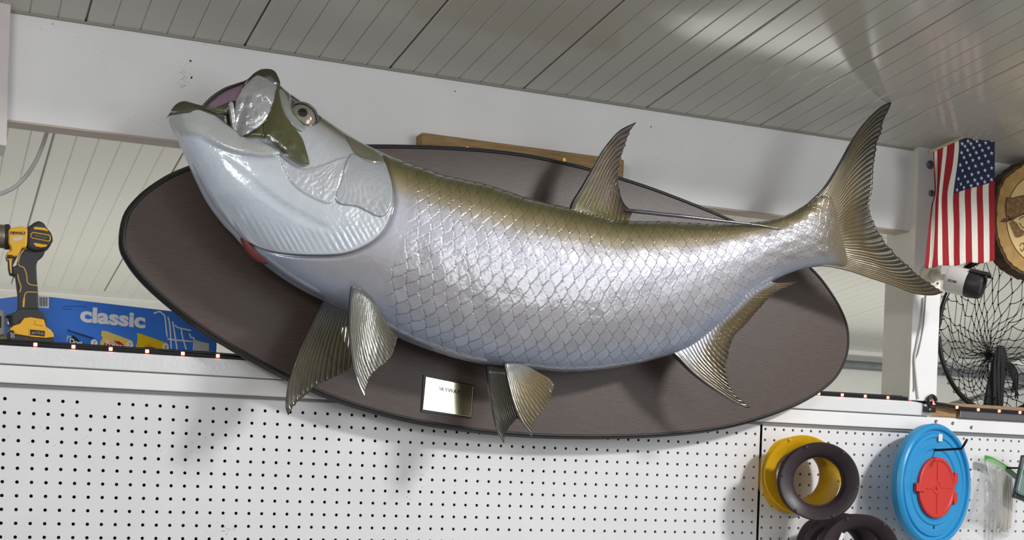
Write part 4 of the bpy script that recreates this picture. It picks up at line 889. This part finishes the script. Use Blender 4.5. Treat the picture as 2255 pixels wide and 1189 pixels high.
cE = at(1888, 1216, -.165); rE = reel('hand_line_reel', cE, axv + np.array([.15, 0, 0]), .083, BP, 'dark plastic reel at the bottom edge with a white price tag')
p = prism('price_tag', [(1847, 1189), (1854, 1172), (1860, 1176), (1853, 1194)], cE[1] - .045, cE[1] - .044, mat('tag_white', (225, 225, 225), .6), rE)
# blue bucket lid
ld = thing('bucket_lid', 'round blue bucket lid with red hatch hanging on the pegboard', 'lid')
LB = mat('lid_blue', (46, 148, 206), .32, bump=.04, bscale=100); LR = mat('lid_red', (206, 58, 52), .4, bump=.06, bscale=150)
cL = at(2062, 1068, -.075); aL = np.array([.27, -1, .02]); aL /= np.linalg.norm(aL)
RL = .146
lathe('lid_disc', [(-.022, RL), (-.012, RL * 1.0), (-.006, RL * 1.01), (0, RL * .985), (.003, RL * .945), (.001, RL * .915), (-.006, RL * .90), (-.007, RL * .86), (-.002, RL * .84), (-.001, RL * .79), (-.0045, RL * .77), (-.005, RL * .67), (-.002, RL * .65), (-.002, RL * .60), (-.005, RL * .58), (-.005, .0001), (-.009, .0001), (-.009, RL * .9), (-.020, RL * .96), (-.022, RL * .975)], cL, aL, LB, ld, n=96)
a, u, w = frame(aL)
ht = lathe('hatch', [(-.004, RL * .50), (.003, RL * .50), (.0045, RL * .485), (.0045, RL * .45), (.002, RL * .43), (.002, RL * .12), (.0035, RL * .11), (.0035, RL * .09), (.002, RL * .08), (.002, .006), (.005, .005), (.005, .0001)], cL - u * .006, aL, LR, ld, n=64)
def lbox(name, x0, x1, y0, y1, z0, z1, M, parent, c0):
    v = [c0 + w * x + u * y + a * z for x in (x0, x1) for y in (y0, y1) for z in (z0, z1)]
    return fixn(mesh(name, v, [(0, 1, 3, 2), (4, 6, 7, 5), (0, 4, 5, 1), (2, 3, 7, 6), (0, 2, 6, 4), (1, 5, 7, 3)], M, parent))
c0 = cL - u * .006; sg_ = 1 if w[0] > 0 else -1
lbox('hatch_rib', -.001, .001, RL * .12, RL * .43, .002, .0035, LR, ht, c0); lbox('hatch_rib', -.001, .001, -RL * .43, -RL * .12, .002, .0035, LR, ht, c0)
lbox('hatch_rib', sg_ * RL * .12, sg_ * RL * .43, -.001, .001, .002, .0035, LR, ht, c0); lbox('hatch_rib', -sg_ * RL * .30, -sg_ * RL * .12, -.004, -.002, .002, .0035, LR, ht, c0)
lbox('latch', -sg_ * RL * .62, -sg_ * RL * .36, -.010, .010, .001, .008, LR, ht, c0)
for q_ in (-1, 1): lbox('hinge', sg_ * RL * .46, sg_ * RL * .56, q_ * .024 - .013, q_ * .024 + .013, -.002, .005, LR, ht, c0)
lbox('price_sticker', .004 * sg_, .019 * sg_, RL * .72, RL * .84, -.0005, .0012, mat('tag_white', ()), ld, cL)
lbox('vent_slot', -.003, .003, -RL * .72, -RL * .62, -.0052, -.0045, BLACKP, ld, cL)
x1_, _, z1_ = at(2066, 991, cL[1] - .006)
tag(tube('peg_hook', [(x1_, .012, z1_), (x1_, 0, z1_), (x1_, -.08, z1_), (x1_, -.160, z1_ + .004), (x1_, -.168, z1_ + .012), (x1_ + .002, -.176, z1_ + .026)], .0030, HOOKM, n=10), 'black peg hook passing through the top of the blue lid', 'hook', 'peg hooks')
ldb = at(2030, 1215, -.03)
# clear zip bag with tubes
bg = thing('zip_bag', 'clear plastic zip bag with green seal hanging on the pegboard', 'bag')
BAGM = mat('bag_clear', (235, 236, 236), .12, alpha=.16, coat=1, coat_r=.08, bump=.6, bscale=25)
def bp(l): return [(2060 + x / 4.59, 930 + y / 4.59) for x, y in l]
def sheet(name, px, Y, M, parent, bulge=.006, th_=.0004, rings=8, n=80):
    P = spline(px, n, True); c = P.mean(0); rr = np.linspace(1, 0, rings + 1)[:-1]; al = np.vstack([c + (P - c) * r for r in rr] + [c[None]])
    dm = np.r_[np.repeat(1 - rr ** 2, n), 1]; wob = .003 * np.sin(al[:, 0] * .16) * np.sin(al[:, 1] * .11)
    v = atv(al[:, 0], al[:, 1], Y - bulge * dm - wob * dm)
    f = [(k * n + i, k * n + (i + 1) % n, (k + 1) * n + (i + 1) % n, (k + 1) * n + i) for k in range(rings - 1) for i in range(n)] + [((rings - 1) * n + i, (rings - 1) * n + (i + 1) % n, rings * n) for i in range(n)]
    o = mesh(name, v, f, M, parent, True); s = o.modifiers.new('t', 'SOLIDIFY'); s.thickness = th_; return o
sheet('bag_front', bp([(500, 330), (600, 345), (700, 400), (830, 500), (835, 620), (820, 780), (810, 960), (790, 1080), (740, 1150), (690, 1150), (560, 1080), (460, 1010), (340, 985), (380, 850), (420, 700), (470, 560), (490, 440)]), -.030, BAGM, bg, bulge=.022)
sheet('bag_back', bp([(500, 330), (600, 345), (700, 400), (830, 500), (835, 620), (820, 780), (810, 960), (790, 1080), (740, 1150), (690, 1150), (560, 1080), (460, 1010), (340, 985), (380, 850), (420, 700), (470, 560), (490, 440)]), -.010, BAGM, bg, bulge=.004)
zp = spline(bp([(497, 360), (560, 375), (640, 415), (720, 465), (835, 560)]), 40); GRN = mat('zip_green', (62, 156, 46), .35, coat=.5)
v = []; hh = 6.2
for x, y in zp: v += [at(x, y - hh, -.034), at(x, y + hh, -.034), at(x, y + hh, -.030), at(x, y - hh, -.030)]
f = [(4 * i + k, 4 * i + (k + 1) % 4, 4 * i + 4 + (k + 1) % 4, 4 * i + 4 + k) for i in range(39) for k in range(4)] + [(0, 1, 2, 3), (156, 157, 158, 159)]
fixn(mesh('zip_seal', v, f, GRN, bg))
tube('seal_ridge', [at(x, y + hh + 1.5, -.034) for x, y in zp], .0014, mat('zip_pale', (150, 200, 140), .3), bg, n=6)
TUBM = mat('tube_pale', (214, 208, 192), .25, alpha=.38, coat=.8)
for i_ in range(7):
    x = 640 + i_ * 22; tube('plastic_tube', [at(*q_, -.040 - .004 * (i_ % 2)) for q_ in spline(bp([(x - 10, 500 + i_ * 8), (x, 700), (x + 5 - i_ * 2, 900), (x - 2 - i_ * 3, 1110 - abs(i_ - 3) * 14)]), 20)], .0034, TUBM, bg, n=8)
hk = at(2218, 1030, -.035)
tag(tube('peg_hook', [(hk[0], .012, hk[2]), (hk[0], 0, hk[2]), (hk[0], -.08, hk[2]), (hk[0], -.12, hk[2]), (hk[0], -.125, hk[2] + .012)], .0026, HOOKM, n=10), 'black peg hook holding the clear zip bag', 'hook', 'peg hooks')
pk = thing('teal_package', 'dark teal packaged item cut off by the right edge', 'package')
prism('blister_card', bp([(895, 330), (860, 500), (800, 760), (905, 800), (1010, 800), (1010, 330)]), -.085, -.072, mat('package_dark', (40, 52, 52), .35, coat=.5), pk, b=.003)
prism('blister_window', bp([(905, 350), (830, 690), (840, 720), (905, 745), (1000, 760), (1000, 350)]), -.095, -.0855, mat('package_teal', (112, 140, 132), .25, coat=1), pk, b=.004)
